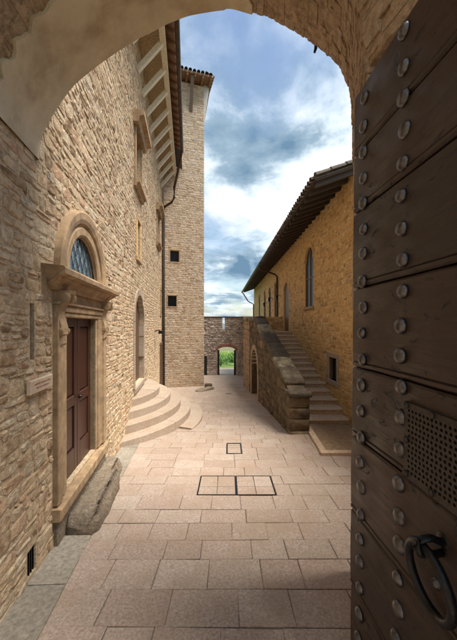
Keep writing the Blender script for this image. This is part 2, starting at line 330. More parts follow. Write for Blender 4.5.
def project(p):
    return (228.5+300*p.x/p.y, 325-300*p.z/p.y) if p.y > .05 else (9999,9999)
def hole_rect(s0,s1,t0,t1): return ('r', s0,s1,t0,t1)
def hole_arch(s0,s1,t0,ts,rise=None): return ('a', s0,s1,t0,ts, rise if rise else (s1-s0)/2)
def hole_loop(h, n=14):
    if h[0] == 'r': return [(h[1],h[3]),(h[2],h[3]),(h[2],h[4]),(h[1],h[4])]
    _, s0,s1,t0,ts,rise = h; c = (s0+s1)/2; r = (s1-s0)/2
    return [(s0,t0),(s1,t0)]+[(c+r*math.cos(math.pi*k/n), ts+rise*math.sin(math.pi*k/n)) for k in range(n+1)]
def hole_span(h, t0, t1, mg=.0):
    if h[0] == 'r': return (h[1]-mg,h[2]+mg) if t1 > h[3]-mg and t0 < h[4]+mg else None
    _, s0,s1,a,ts,rise = h; c = (s0+s1)/2; r = (s1-s0)/2
    if t1 < a-mg or t0 > ts+rise+mg: return None
    t = max(t0, ts)
    if t <= ts: return (s0-mg,s1+mg)
    q = 1-((t-ts)/(rise+mg))**2
    if q <= 0: return None
    return (c-(r+mg)*math.sqrt(q), c+(r+mg)*math.sqrt(q))
def wall_sheet(F, outer, holes, depth, mat, name, parent, reveal=.3, rev_mat=None):
    """front face with openings, splayed back by reveals, closed at the back"""
    mb = MB()
    loops = [[Vector((p[0],p[1],0)) for p in outer]]+[[Vector((p[0],p[1],0)) for p in hole_loop(h)] for h in holes]
    flat = [p for l in loops for p in l]
    tris = tessellate_polygon(loops)
    mb.add([F.P(p.x,p.y,0) for p in flat], [tuple(t) for t in tris], .5)
    n = len(outer); a = [F.P(*p,0) for p in outer]; b = [F.P(*p,-depth) for p in outer]
    mb.add(a+b, [(i,(i+1)%n,n+(i+1)%n,n+i) for i in range(n)]+[tuple(range(n,2*n))], .5)
    for h in holes:
        lp = hole_loop(h); n = len(lp); a = [F.P(*p,0) for p in lp]; b = [F.P(*p,-reveal) for p in lp]
        mb.add(a+b, [(i,(i+1)%n,n+(i+1)%n,n+i) for i in range(n)], .6)
    return mb.build(name, mat, parent, norm=False)
def stone(F, q, proud, rng, rough=1.0, base=-.01):
    """q: four corners (s,t) bl br tr tl -> irregular eight sided stone with a broken face"""
    pts = []
    for i in range(4):
        p = q[i]; pv = q[i-1]; nx = q[(i+1)%4]
        c1 = rng.uniform(.08,.30); c2 = rng.uniform(.08,.30)
        pts.append((p[0]+(pv[0]-p[0])*c1, p[1]+(pv[1]-p[1])*c1)); pts.append((p[0]+(nx[0]-p[0])*c2, p[1]+(nx[1]-p[1])*c2))
    cx = sum(p[0] for p in pts)/8; cy = sum(p[1] for p in pts)/8
    hw = proud*rng.uniform(.5,1.3)
    vs = []; 
    for p in pts: vs.append(F.P(p[0],p[1],base))
    for p in pts: vs.append(F.P(p[0],p[1],hw*rng.uniform(.25,.7)))
    tilt = rng.uniform(-.5,.5)*rough*hw; tilt2 = rng.uniform(-.5,.5)*rough*hw
    for p in pts:
        k = rng.uniform(.60,.82); x = cx+(p[0]-cx)*k; y = cy+(p[1]-cy)*k
        sgn = (1 if p[0] > cx else -1); sg2 = (1 if p[1] > cy else -1)
        vs.append(F.P(x,y,hw*rng.uniform(.8,1.15)+tilt*sgn+tilt2*sg2))
    vs.append(F.P(cx+rng.uniform(-.2,.2)*(pts[2][0]-cx),cy,hw*rng.uniform(.9,1.3)))
    fs = []
    for k in (0,8):
        for i in range(8): j = (i+1)%8; fs.append((k+i,k+j,k+8+j,k+8+i))
    for i in range(8): fs.append((16+i,16+(i+1)%8,24))
    return vs, fs
def rubble(F, s0, s1, t0, t1, ch, ln, holes=(), proud=.02, seed=1, gap=.012, wob=.02, lo=None, hi=None, skew=.02, mg=.01, split=.12):
    rng = random.Random(seed); res = []; t = t0; k = 0
    while t < t1:
        h = rng.uniform(*ch); ta, tb = t, min(t+h, t1+.02)
        A = lambda s, kk=k: noise.noise(Vector((s*1.7, kk*3.7, seed)))*wob
        B = lambda s, kk=k+1: noise.noise(Vector((s*1.7, kk*3.7, seed)))*wob
        spans = [(s0,s1)]
        for hh in holes:
            sp = hole_span(hh, ta, tb, mg)
            if not sp: continue
            ns = []
            for a,b in spans:
                if sp[1] <= a or sp[0] >= b: ns.append((a,b)); continue
                if sp[0]-a > .04: ns.append((a,sp[0]))
                if b-sp[1] > .04: ns.append((sp[1],b))
            spans = ns
        for a,b in spans:
            s = a
            while s < b-.02:
                l = rng.uniform(*ln)*(1.25 if h > (ch[0]+ch[1])/2 else .95)
                e = s+l
                if b-e < ln[0]*.6: e = b
                m = (s+e)/2
                if not ((lo and tb < lo(m)) or (hi and ta > hi(m))):
                    g = gap/2
                    qs = [(s,e,ta,tb)]
                    if rng.random() < split and h > ch[0]*1.15:
                        f = rng.uniform(.4,.6); qs = [(s,e,ta,ta+h*f),(s,e,ta+h*f,tb)]
                    for (u0,u1,v0,v1) in qs:
                        j = lambda q: rng.uniform(-q,q)
                        js = skew
                        fl = u0 > a+.001; fr = u1 < b-.001
                        q = [(u0+g+(j(js) if fl else 0), v0+A(u0)+g+j(.006)), (u1-g+(j(js) if fr else 0), v0+A(u1)+g+j(.006)),
                             (u1-g+(j(js) if fr else 0), v1+(B(u1) if v1 == tb else 0)-g+j(.006)), (u0+g+(j(js) if fl else 0), v1+(B(u0) if v1 == tb else 0)-g+j(.006))]
                        if hi and max(p[1] for p in q) > hi(m): q = [(p[0], min(p[1], hi(p[0]))) for p in q]
                        if q[2][1]-q[1][1] < .015 or q[1][0]-q[0][0] < .02: continue
                        res.append((F, q, proud, rng.random(), rng.randint(0,10**8)))
                s = e
        t = tb; k += 1
    return res
def lay(stones, parent, mat, n_ind, name='stone', stuff='small_stones', xr=(0,457), yr=(0,640), block=None):
    sc = []
    for st in stones:
        F, q, pr, r, sd_ = st; cx = sum(p[0] for p in q)/4; cy = sum(p[1] for p in q)/4; P = F.P(cx,cy,.02)
        x, y = project(P); vis = xr[0] <= x <= xr[1] and yr[0] <= y <= yr[1] and not (block and block(x,y))
        area = (q[1][0]-q[0][0])*(q[3][1]-q[0][1]); d = P.length
        sc.append((area*abs(F.n.dot(P/d))/d**2 if vis else 0))
    order = sorted(range(len(stones)), key=lambda i: -sc[i]); ind = set(i for i in order[:n_ind] if sc[i] > 0)
    rest = MB()
    for i, (F, q, pr, r, sd_) in enumerate(stones):
        vs, fs = stone(F, q, pr, random.Random(sd_))
        if i in ind: MB().add(vs, fs, r).build(name, mat, parent, norm=False)
        else: rest.add(vs, fs, r)
    if rest.f: rest.build(stuff, mat, parent, kind='stuff', norm=False)

# ================================================================== GROUND
prof = [(-400,-1.83),(-2,-1.83),(0,-1.99),(22.4,-3.70),(26,-3.98),(40,-5.3),(90,-10),(300,-22),(1500,-40)]
g = MB(); xs = (-900,-60,-12,12,60,900)
g.add([(x,y,z) for y,z in prof for x in xs], [(j*6+i,j*6+i+1,(j+1)*6+i+1,(j+1)*6+i) for j in range(len(prof)-1) for i in range(5)], .5)
tagit(g.build('ground', 'meadow', norm=False), 'green meadow falling away beyond the far wall', None, None, 'structure')
b = MB(); ys = [-7,0,22.3]
b.add([(x,y,gz(y)-.014) for y in ys for x in (-8,7)], [(0,1,3,2),(2,3,5,4)], .5)
base = tagit(b.build('courtyard_bed', 'joint', norm=False), 'dark joints beneath the courtyard paving', None, None, 'structure')

# manhole rectangles (x0,x1,y0,y1)
MH = [(-.41,.62,3.88,4.46), (-.035,.245,5.40,6.0)]
def lx(y): return LF.O.x-.133*y+.30
slabs = []; rng = random.Random(11); y = -.45; row = 0
cuts = [-.45]
for end in (3.876,4.464,5.396,6.004,22.4):
    a = cuts[-1]; n = max(1,round((end-a)/.305)); ws = [rng.uniform(.85,1.15) for _ in range(n)]; t = sum(ws); q = a
    for w_ in ws: q += w_/t*(end-a); cuts.append(q)
    cuts[-1] = end
while y < 22.2 and row+1 < len(cuts):
    y1 = cuts[row+1]
    sk = .010*math.sin(row*.7)*(0 if 3.2 < y < 6.3 else 1)
    spans = [(None, 3.2)]
    ym = (y+y1)/2
    for m in MH:
        if m[2] < ym < m[3]: spans = [(None, m[0]-.006), (m[1]+.006, 3.2)]
    for a, bnd in spans:
        x = (lx(ym) if a is None else a); first = a is None
        if first: x0 = x; 
        off = True
        while x < bnd-.03:
            l = rng.uniform(.32,.53)*(rng.uniform(.4,.9) if off else 1); off = False
            e = x+l
            if bnd-e < .18: e = bnd
            slabs.append((x, e, y, y1, first and abs(x-lx(ym)) < 1e-6, sk)); x = e
    y = y1; row += 1
def slab_mesh(x0,x1,y0,y1,fl,sk,rg):
    g_ = .0028
    f = lambda x, yy: (x + ((lx(yy)-lx((y0+y1)/2)) if (fl and x == x0) else 0))
    pts = [(f(x0,y0)+g_,y0+g_+sk*x0),(x1-g_,y0+g_+sk*x1),(x1-g_,y1-g_+sk*x1),(f(x0,y1)+g_,y1-g_+sk*x0)]
    pts = [(p[0]+rg.uniform(-.004,.004),p[1]+rg.uniform(-.004,.004)) for p in pts]
    dz = rg.uniform(-.003,.003); tl = [dz+rg.uniform(-.0015,.0015) for _ in range(4)]
    cx = sum(p[0] for p in pts)/4; cy = sum(p[1] for p in pts)/4
    vs = [(p[0],p[1],gz(p[1])-.03) for p in pts]+[(p[0],p[1],gz(p[1])+t-.004) for p,t in zip(pts,tl)]
    for p,t in zip(pts,tl):
        ix = p[0]+(.006 if p[0] < cx else -.006); iy = p[1]+(.006 if p[1] < cy else -.006)
        vs.append((ix,iy,gz(iy)+t))
    fs = [(8,9,10,11)]
    for k in (0,4):
        for i in range(4): j = (i+1)%4; fs.append((k+i,k+j,k+4+j,k+4+i))
    return vs, fs
pv = empty('courtyard_paving', (0,10,gz(10)), 'pinkish stone slabs laid in courses down the courtyard'); pv['kind'] = 'structure'
sc = []
for s in slabs:
    P = Vector(((s[0]+s[1])/2,(s[2]+s[3])/2,gz((s[2]+s[3])/2))); x,yp = project(P)
    vis = -10 < x < 350 and yp < 655
    sc.append((s[1]-s[0])*(s[3]-s[2])/P.y**3 if vis else 0)
ind = set(sorted(range(len(slabs)), key=lambda i: -sc[i])[:290])
rest = MB()
for i, s in enumerate(slabs):
    vs_, fs_ = slab_mesh(*s, rng); r = rng.random()
    if i in ind: MB().add(vs_,fs_,r).build('paving_slab','paving',pv, norm=False)
    else: rest.add(vs_,fs_,r)
rest.build('small_paving_slabs','paving',pv,kind='stuff', norm=False)
# grey drainage channel at the foot of the left house
chn = empty('drain_channel', (-1.7,3,gz(3)), 'grey stone drainage strip along the tall house'); chn['kind'] = 'structure'
y = -.6
while y < 14.3:
    l = rng.uniform(.55,1.0); y1 = min(y+l, 14.35)
    w0, w1 = -.02, .295
    pts = [LF.P(y+.005,0,w0),LF.P(y+.005,0,w1),LF.P(y1-.005,0,w1),LF.P(y1-.005,0,w0)]
    lo = [(p.x,p.y,gz(p.y)-.05) for p in pts]; hi = [(p.x,p.y,gz(p.y)+(.012 if i in (0,3) else -.008)) for i,p in enumerate(pts)]
    MB().hexa(lo+hi).build('channel_slab','channel',chn); y = y1

# ================================================================== HOUSE ON THE LEFT
LH = empty('stone_house', LF.P(6,-2.3,-.3), 'tall rubble stone house with carved portal, hooded windows and propped timber eaves', 'house')
h_door = hole_rect(3.18,4.18,-1.72,.08)
h_lun = hole_arch(3.18,4.18,.53,.54)
h_slot = hole_rect(2.46,2.535,-.29,.18)
h_vent = hole_rect(2.42,2.56,-2.05,-1.83)
h_w1 = hole_rect(7.25,8.1,3.45,4.75)
h_w2 = hole_rect(12.2,13.0,3.35,4.6)
h_w3 = hole_rect(7.5,7.95,1.7,2.62)
h_w4 = hole_rect(13.7,14.0,.5,1.6)
h_ad = hole_arch(7.2,8.6,-1.5,.08)
h_bd = hole_rect(13.55,14.2,-2.9,-.9)
LHOLES = [h_door,h_lun,h_slot,h_vent,h_w1,h_w2,h_w3,h_w4,h_ad,h_bd]
wl = wall_sheet(LF, [(-1.6,-2.1),(0,-2.2),(14.9,-3.3),(14.9,7.75),(-1.6,7.75)], LHOLES, .7, 'mortar', 'wall', LH, reveal=.34)
surround = [hole_rect(2.87,4.55,-1.86,.30), hole_rect(2.80,4.58,.30,.40), hole_rect(2.65,4.72,.36,.55), hole_arch(2.90,4.46,.53,.535)]
sur2 = [hole_rect(7.0,8.35,4.72,5.02), hole_rect(7.08,8.25,3.27,3.45), hole_rect(11.95,13.2,4.58,4.86), hole_rect(12.05,13.12,3.18,3.35), hole_arch(7.06,8.74,-1.55,.08), hole_rect(7.4,8.05,1.6,2.72), hole_rect(13.45,14.3,-3.1,-.8)]
EX = LHOLES+surround+sur2
st = rubble(LF, 0.2, 6.0, -2.4, 3.4, (.055,.135), (.07,.25), EX, proud=.009, seed=3, gap=.018, wob=.045, skew=.022, lo=lambda s: gz(s)+.01, split=.2)
st += rubble(LF, 6.0, 14.85, -3.2, 3.4, (.06,.115), (.08,.20), EX, proud=.009, seed=4, gap=.020, wob=.03, skew=.02, lo=lambda s: gz(s)+.01)
st += rubble(LF, 2.6, 14.85, 3.4, 7.6, (.065,.12), (.09,.22), EX, proud=.009, seed=5, gap=.020, wob=.03, skew=.02)
st += rubble(LF, -1.5, .2, -1.9, 3.4, (.10,.17), (.16,.4), [], proud=.02, seed=6, gap=.016, wob=.04)
lay(st, wl, 'rubble', 300, block=lambda x,y: (x < 36 and y < 110+x*.85) or x > 160)

LQ = Frame(LF.P(.14,0,0), LF.a, LF.n)      # portal axis
# --- carved portal
portal = empty('portal', LQ.P(3.54,-1.8,0)); portal.parent = LH; portal.location = WORLD['portal']-WORLD[LH.name]
for a, b_, sgn in ((2.73,3.04,1),(4.04,4.40,-1)):
    j = MB(); o_, i_ = (a,b_) if sgn > 0 else (b_,a)
    def seg(e0,e1,w1,t0=-1.72,t1=.08,cut=.008): j.fbox(LQ,(min(e0,e1),t0,-.26),(max(e0,e1),t1,w1),.4,cut)
    wdt = abs(b_-a)
    seg(o_,o_+sgn*wdt*.36,.055); seg(o_+sgn*wdt*.36,o_+sgn*wdt*.48,.038); seg(o_+sgn*wdt*.48,o_+sgn*wdt*.82,.028); seg(o_+sgn*wdt*.82,i_,.012)
    j.build('jamb','dressed',portal)
l_ = MB()
l_.fbox(LQ,(2.74,.08,-.26),(4.39,.13,.028),.4,.008); l_.fbox(LQ,(2.74,.13,-.26),(4.39,.20,.042),.4,.008); l_.fbox(LQ,(2.72,.20,-.2),(4.41,.225,.065),.5,.008)
l_.fbox(LQ,(2.74,.225,-.2),(4.39,.35,.03),.3); l_.build('lintel','dressed',portal)
cp = [(-.1,.335),(.06,.335),(.075,.355),(.085,.385),(.12,.41),(.14,.43),(.145,.445),(.185,.45),(.20,.46),(.205,.505),(.19,.525),(-.1,.555)]
rg = [[LQ.P(2.68-.18*min(1,(zz_-.335)/.1),zz_,ww) for ww,zz_ in cp],[LQ.P(4.44+.15*min(1,(zz_-.335)/.1),zz_,ww) for ww,zz_ in cp]]
nseg = 9; rings = []
for k in range(nseg+1):
    f = k/nseg; rings.append([rg[0][i].lerp(rg[1][i],f)+Vector((0,0,noise.noise(Vector((k*2.1,i,0)))*.006)) for i in range(len(cp))])
MB().loft(rings).build('cornice','dressed',portal)
# scroll consoles
def console(s0,s1):
    pr = []
    for k in range(13):
        f = k/12; t = .335-f*.40
        wv = .125-.055*f+.035*math.cos(f*math.pi*2.0)-.025*f
        pr.append((wv,t))
    for k in range(7): a_ = -math.pi*.1-k/6*math.pi*.9; pr.append((.035+.05*math.cos(a_), -.075+.05*math.sin(a_)))
    pr += [(-.03,-.07),(-.03,.335)]
    m = MB(); rings = []
    for ss, q in ((s0,.94),(s0+.02,1),(s1-.02,1),(s1,.94)): rings.append([LQ.P(ss,t,ww*q) for ww,t in pr])
    m.loft(rings)
    for ss in (s0-.008,s1-.006):      # volutes on the flanks
        m.loft([[LQ.P(ss+dx,.265+.055*math.sin(a)*q,.105+.05*math.cos(a)*q) for a in [2*math.pi*k/12 for k in range(12)]] for dx,q in ((0,.6),(.004,1),(.014,1))])
        m.loft([[LQ.P(ss+dx,-.06+.035*math.sin(a)*q,.06+.035*math.cos(a)*q) for a in [2*math.pi*k/10 for k in range(10)]] for dx,q in ((0,.6),(.004,1),(.014,1))])
    m.fbox(LQ,(s0+.01,-.20,-.02),(s1-.01,-.06,.075),.3,.02)
    return m.build('console','dressed',portal, norm=True)
console(2.745,2.90); console(4.24,4.40)
# arch moulding of the lunette
def half_ring(F,c,z,prof,n=22,name='archivolt',mat='dressed',par=None):
    rings = []
    for k in range(n+1):
        a = math.pi*k/n; rings.append([F.P(c+r*math.cos(a), z+r*math.sin(a), ww) for r,ww in prof])
    return MB().loft(rings,True,True).build(name,mat,par)
half_ring(LQ,3.54,.548,[(.50,-.2),(.50,.03),(.525,.045),(.60,.05),(.615,.03),(.64,.03),(.655,.060),(.70,.075),(.77,.08),(.795,.065),(.795,-.05)],24,'archivolt','dressed',portal)
MB().fbox(LQ,(2.70,-1.86,-.25),(4.46,-1.745,.09),.8,.012).build('threshold','dressed',portal)
MB().fbox(LQ,(2.74,-2.12,-.05),(4.4,-1.862,.045),.2,.01).build('plinth','boulder',portal)
# door leaves
dr = MB().fbox(LQ,(3.04,-1.745,-.14),(4.04,.085,-.095)).build('door','door_wood',LH)
for a,b_ in ((3.045,3.535),(3.545,4.035)):
    lf = MB(); 
    for (s0,s1,t0,t1) in ((a,a+.09,-1.72,.08),(b_-.09,b_,-1.72,.08),(a+.09,b_-.09,-1.72,-1.45),(a+.09,b_-.09,-.95,-.83),(a+.09,b_-.09,-.02,.08)):
        lf.fbox(LQ,(s0,t0,-.096),(s1,t1,-.06),None,.006)
    q = lf.build('door_leaf','door_wood',dr)
    for (t0,t1) in ((-1.44,-.96),(-.82,-.03)):
        MB().fbox(LQ,(a+.10,t0,-.096),(b_-.10,t1,-.075),None,.012).build('door_panel','door_wood',dr)
MB().dome(LQ.P(3.60,-.88,-.06),LQ.n,.022,.04).build('knob','dark_iron',dr,True)
# lunette
lw = MB(); n = 20; cpt = [(3.54+.5*math.cos(math.pi*k/n), .54+.5*math.sin(math.pi*k/n)) for k in range(n+1)]
lw.prism([LQ.P(s,t,-.03) for s,t in cpt], LQ.n*-.012); lun = lw.build('lunette_window','glass',LH)
lead = MB()
for sg in (-1,1):
    for k in range(-7,8):
        c0 = k*.15
        # line s = c0 + sg*t*.62 clipped to the half disc
        pts_ = [(c0+sg*t*.62,t) for t in [i*.02 for i in range(27)] if (c0+sg*t*.62)**2+t*t < .245]
        if len(pts_) > 1: lead.tube([LQ.P(3.54+p[0],.545+p[1],-.022) for p in (pts_[0],pts_[-1])],.005,5)
lead.tube([LQ.P(s,t,-.022) for s,t in cpt],.014,5); lead.build('lead_bars','lead',lun)
# slit niche and vent
MB().fbox(LF,(2.45,-.30,-.06),(2.545,.19,-.045)).build('slit_shade_sheet','dark',LH)  # black sheet near the face paints the shade of the deep slot
ve = MB().fbox(LF,(2.41,-2.06,-.04),(2.57,-1.82,-.025)).build('vent_shade_sheet','dark',LH)  # black sheet behind the bars stands in for the shaded hole
for k in range(4): MB().fbox(LF,(2.44+k*.034,-2.05,-.024),(2.448+k*.034,-1.83,-.012)).build('bar','dark_iron',ve)
# windows
def hood(s0,s1,t0,t1,wd,name='hood'):
    MB().loft([[LF.P(s,t,ww) for ww,t in ((-.05,t0),(wd*.45,t0),(wd*.6,t0+(t1-t0)*.45),(wd,t0+(t1-t0)*.55),(wd,t1-.02),(-.05,t1))] for s in (s0,(s0+s1)/2,s1)]).build(name,'dressed',win)
def pane(s0,s1,t0,t1,mat='slate_glass',wv=-.12,bars=1):
    MB().fbox(LF,(s0-.02,t0-.02,wv-.03),(s1+.02,t1+.02,wv)).build('pane',mat,win)
    f = MB()
    for (a,b_,c,d_) in ((s0,s0+.06,t0,t1),(s1-.06,s1,t0,t1),(s0+.06,s1-.06,t0,t0+.06),(s0+.06,s1-.06,t1-.06,t1)): f.fbox(LF,(a,c,wv-.02),(b_,d_,wv+.035))
    if bars: f.fbox(LF,((s0+s1)/2-.03,t0+.06,wv-.02),((s0+s1)/2+.03,t1-.06,wv+.03))
    f.build('window_frame','brown_wood',win)
for (s0,s1,t0,t1,hd) in ((7.25,8.1,3.45,4.75,1),(12.2,13.0,3.35,4.6,1),(7.5,7.95,1.7,2.62,0),(13.7,14.0,.5,1.6,0)):
    win = empty('window', LF.P((s0+s1)/2,t0,0)); win.parent = LH; win.location = WORLD[win.name]-WORLD[LH.name]
    pane(s0,s1,t0,t1,bars=hd)
    if hd:
        hood(s0-.25,s1+.25,t1-.02,t1+.27,.26); hood(s0-.17,s1+.15,t0-.17,t0-.005,.15,'sill')
        fr = MB(); fr.fbox(LF,(s0-.11,t0,-.03),(s0-.002,t1-.02,.05),None,.01); fr.fbox(LF,(s1+.002,t0,-.03),(s1+.11,t1-.02,.05),None,.01); fr.build('surround','dressed',win)
    else:
        fr = MB(); fr.fbox(LF,(s0-.10,t0,-.03),(s0-.002,t1,.035),None,.01); fr.fbox(LF,(s1+.002,t0,-.1),(s1+.10,t1,.035),None,.01)
        fr.fbox(LF,(s0-.10,t1,-.03),(s1+.10,t1+.1,.04),None,.01); fr.fbox(LF,(s0-.10,t0-.1,-.03),(s1+.10,t0,.05),None,.01); fr.build('surround','gold_rubble' if t0 > 1 else 'dressed',win)
# arched doorway above the curved steps
ad = empty('arched_doorway', LF.P(7.9,-1.5,0)); ad.parent = LH; ad.location = WORLD[ad.name]-WORLD[LH.name]
lp = hole_loop(('a',7.18,8.62,-1.52,.08,.72)); MB().prism([LF.P(s,t,-.11) for s,t in lp], LF.n*-.04).build('door','brown_wood',ad)
n = 13
for k in range(n):
    a0 = math.pi*k/n+.008; a1 = math.pi*(k+1)/n-.008; m = MB(); ro = .70+.145
    m.hexa([LF.P(7.9+r*math.cos(a),.08+r*math.sin(a),ww) for ww in (-.2,.03+random.uniform(-.006,.006)) for r,a in ((.70,a0),(ro,a0),(ro,a1),(.70,a1))]).build('voussoir','cut',ad)
for s0,s1 in ((7.055,7.2),(8.6,8.745)):
    t = -1.5
    while t < .06:
        h = min(random.uniform(.2,.34), .08-t); MB().fbox(LF,(s0-random.uniform(0,.05),t+.004,-.2),(s1,t+h-.004,.03),None,.008).build('jamb_stone','cut',ad); t += h
MB().fbox(LF,(7.1,-1.62,-.3),(8.72,-1.503,.05),None,.01).build('sill','cut',ad)
MB().fbox(LF,(13.56,-2.98,-.2),(14.19,-.9,-.14)).build('service_door','brown_wood',LH)
MB().fbox(LF,(13.44,-3.0,-.05),(13.55,-.80,.05)).fbox(LF,(14.2,-3.0,-.05),(14.31,-.80,.05)).fbox(LF,(13.55,-.9,-.05),(14.2,-.80,.05)).build('door_frame','brown_wood',LH)
# eaves: props, wall beam, rafters, boards, gutter
for k in range(15):
    s = 2.85+k*.80
    c0, c1 = LF.P(s,6.42,-.02), LF.P(s,7.20,.60)
    d = (c1-c0).normalized(); u = LF.a*.05; v = d.cross(LF.a).normalized()*.06
    MB().hexa([c0-u-v,c0+u-v,c0+u+v,c0-u+v,c1-u-v,c1+u-v,c1+u+v,c1-u+v]).build('prop','whitewood',LH)
MB().fbox(LF,(2.2,7.18,.56),(14.5,7.34,.70)).build('eaves_beam','whitewood',LH)
MB().hexa([LF.P(s,z_,ww) for z_ in (7.37,7.40) for s,ww in ((2.2,-.02),(14.5,-.02),(14.5,.60),(2.2,.60))]).build('soffit','mortar',LH)
def slope(ww): return 7.82-.42*ww
rk = 0; s = 2.3
proto = None
while s < 12.75:
    c = [LF.P(s+ds,slope(ww)+dz,ww) for ww in (-.05,.92) for ds,dz in ((-.045,0),(.045,0),(.045,.12),(-.045,.12))]
    if proto is None: proto = MB().hexa(c).build('rafter','orange_wood',LH)
    else: dup(proto,LH,WORLD[proto.name]+LF.a*(s-2.3))
    s += .335
MB().hexa([LF.P(s,slope(ww)+dz,ww) for dz in (.122,.15) for s,ww in ((2.2,-.7),(12.75,-.7),(12.75,.95),(2.2,.95))]).build('eaves_tiles','terracotta',LH)
MB().hexa([LF.P(s,slope(ww)+dz,ww) for dz in (.155,.26) for s,ww in ((2.2,-3.5),(14.6,-3.5),(14.6,.97),(2.2,.97))]).build('roof','rooftile',LH)
gt = [[LF.P(s,7.40+.075*math.sin(a),1.0+.065*math.cos(a)) for a in [math.pi+math.pi*k/8 for k in range(9)]]+[LF.P(s,7.40+.066*math.sin(a),1.0+.056*math.cos(a)) for a in [2*math.pi-math.pi*k/8 for k in range(9)]] for s in (2.2,12.8)]
MB().loft(gt).build('gutter','gutter',LH)
MB().tube([LF.P(12.7,7.36,1.0),LF.P(12.75,7.2,.96),LF.P(13.6,6.5,.70),LF.P(13.9,6.35,.62),LF.P(13.95,5.9,.62),LF.P(14.1,5.75,.5),LF.P(14.45,5.65,.14),LF.P(14.47,5.4,.10),LF.P(14.48,1,.10),LF.P(14.48,-3.0,.10)],.055,8).build('downpipe','gutter',LH,True)

# ================================================================== CURVED STEPS
cs = empty('curved_steps', LF.P(8.2,-2.5,0), 'fan of curved pale stone steps rising to the arched doorway', 'steps')
tops = [-2.40,-2.225,-2.045,-1.865,-1.69]
chord = [(2.86,1.66),(2.48,1.33),(2.11,1.06),(1.74,.78),(1.36,.48)]
for k,(hc,rise) in enumerate(chord):
    Rr = (hc*hc+rise*rise)/(2*rise); c0 = rise-Rr; a_ = math.asin(min(1,hc/Rr)); cen = 8.25
    npz = max(3, int(hc*2/1.15))
    zb = -2.75 if k == 0 else tops[k-1]-.06
    for q in range(npz):
        st0 = math.asin((6.85-cen)/Rr) if k == 0 else -a_
        f0 = st0+(a_-st0)*q/npz; f1 = st0+(a_-st0)*(q+1)/npz; gg = .003/Rr
        def arc(rad, off): return [(cen+rad*math.sin(f0+gg+(f1-f0-2*gg)*i/8), max(.0, c0+rad*math.cos(f0+gg+(f1-f0-2*gg)*i/8))) for i in range(9)]
        inner = [(cen+(p[0]-cen)*.45, 0.0) for p in arc(Rr,0)]
        outer_ = arc(Rr,0); oin = arc(Rr-.015,0)
        zt = tops[k]+random.uniform(-.002,.002)
        rings = [[LF.P(p[0],zb,p[1]) for p in outer_]+[LF.P(p[0],zb,p[1]) for p in reversed(inner)],
                 [LF.P(p[0],zt-.015,p[1]) for p in outer_]+[LF.P(p[0],zt-.015,p[1]) for p in reversed(inner)],
                 [LF.P(p[0],zt,max(0,p[1]-.004)) for p in oin]+[LF.P(p[0],zt,p[1]) for p in reversed(inner)]]
        MB().loft(rings).build('step_block','cut',cs)

# ================================================================== DOORSTEP STONES
def rough_block(F, s0,s1,w0,w1,t0,t1,seed,ns=14,nw=6,bev=.05,amp=.02):
    m = MB(); vs = []; ring_n = 2*(nw+3)
    rings = []
    for i in range(ns+1):
        f = i/ns; e = min(f,1-f)*(s1-s0); sh = max(0,1-e/bev); inset = bev*(1-math.sqrt(max(0,1-sh*sh)))
        s = s0+f*(s1-s0); q = []
        prof_ = [(w0,t0),(w0,t1)]+[(w0+(w1-w0)*(j/nw),t1) for j in range(1,nw)]+[(w1-bev*.6,t1),(w1-bev*.15,t1-bev*.3),(w1,t1-bev),(w1,(t0+t1)/2),(w1-.01,t0)]
        for (ww,t) in prof_:
            nz = noise.noise(Vector((s*3.1,ww*5+seed,t*5)))*amp+noise.noise(Vector((s*9.1,ww*15+seed,t*15)))*amp*.5
            q.append(F.P(s, t-(inset if t > (t0+t1)/2 else 0)+nz, ww-(inset*.7 if ww > (w0+w1)/2 else 0)+nz))
        rings.append(q)
    return m.loft(rings)
tagit(rough_block(LF,3.05,4.12,.05,.36,-2.3,-1.955,1,18,6,.09,.025).build('doorstep_stone','boulder',None,True), 'long worn grey stone doorstep with rounded end below the carved portal', 'doorstep')
tagit(rough_block(LF,4.15,4.72,.04,.25,-2.4,-2.02,9,14,6,.07,.055).build('rubble_block','boulder',None,True), 'rough broken stone lump at the end of the long worn doorstep', 'stone')

# ================================================================== PLAQUE, LAMP
pq = empty('wall_plaque', LF.P(2.56,-.5,.03), 'small pale stone plaque with red lettering beside the carved portal', 'plaque')
MB().fbox(LF,(2.37,-.555,.02),(2.75,-.445,.055),None,.006).build('tablet','plaque',pq)
lt = MB(); rr = random.Random(4)
for row,(t,hh) in enumerate(((-.488,.016),(-.52,.014))):
    s = 2.42+row*.03
    while s < 2.70-row*.03:
        wdt = rr.uniform(.008,.014); lt.fbox(LF,(s,t,.0552),(s+wdt,t+hh*rr.uniform(.6,1),.0562)); s += wdt+rr.choice((.005,.005,.012))
lt.build('lettering','red_paint',pq)
wlp = empty('wall_lamp', LF.P(11.4,-.2,.05), 'small black bracket lamp on the tall rubble house close to the tower', 'lamp')
MB().tube([LF.P(11.4,-.25,.0),LF.P(11.4,-.2,.12),LF.P(11.4,-.2,.2)],.02,6).build('bracket','dark_iron',wlp)
MB().fbox(LF,(11.32,-.33,.16),(11.48,-.21,.32),None,.02).build('lamp_head','dark_iron',wlp)

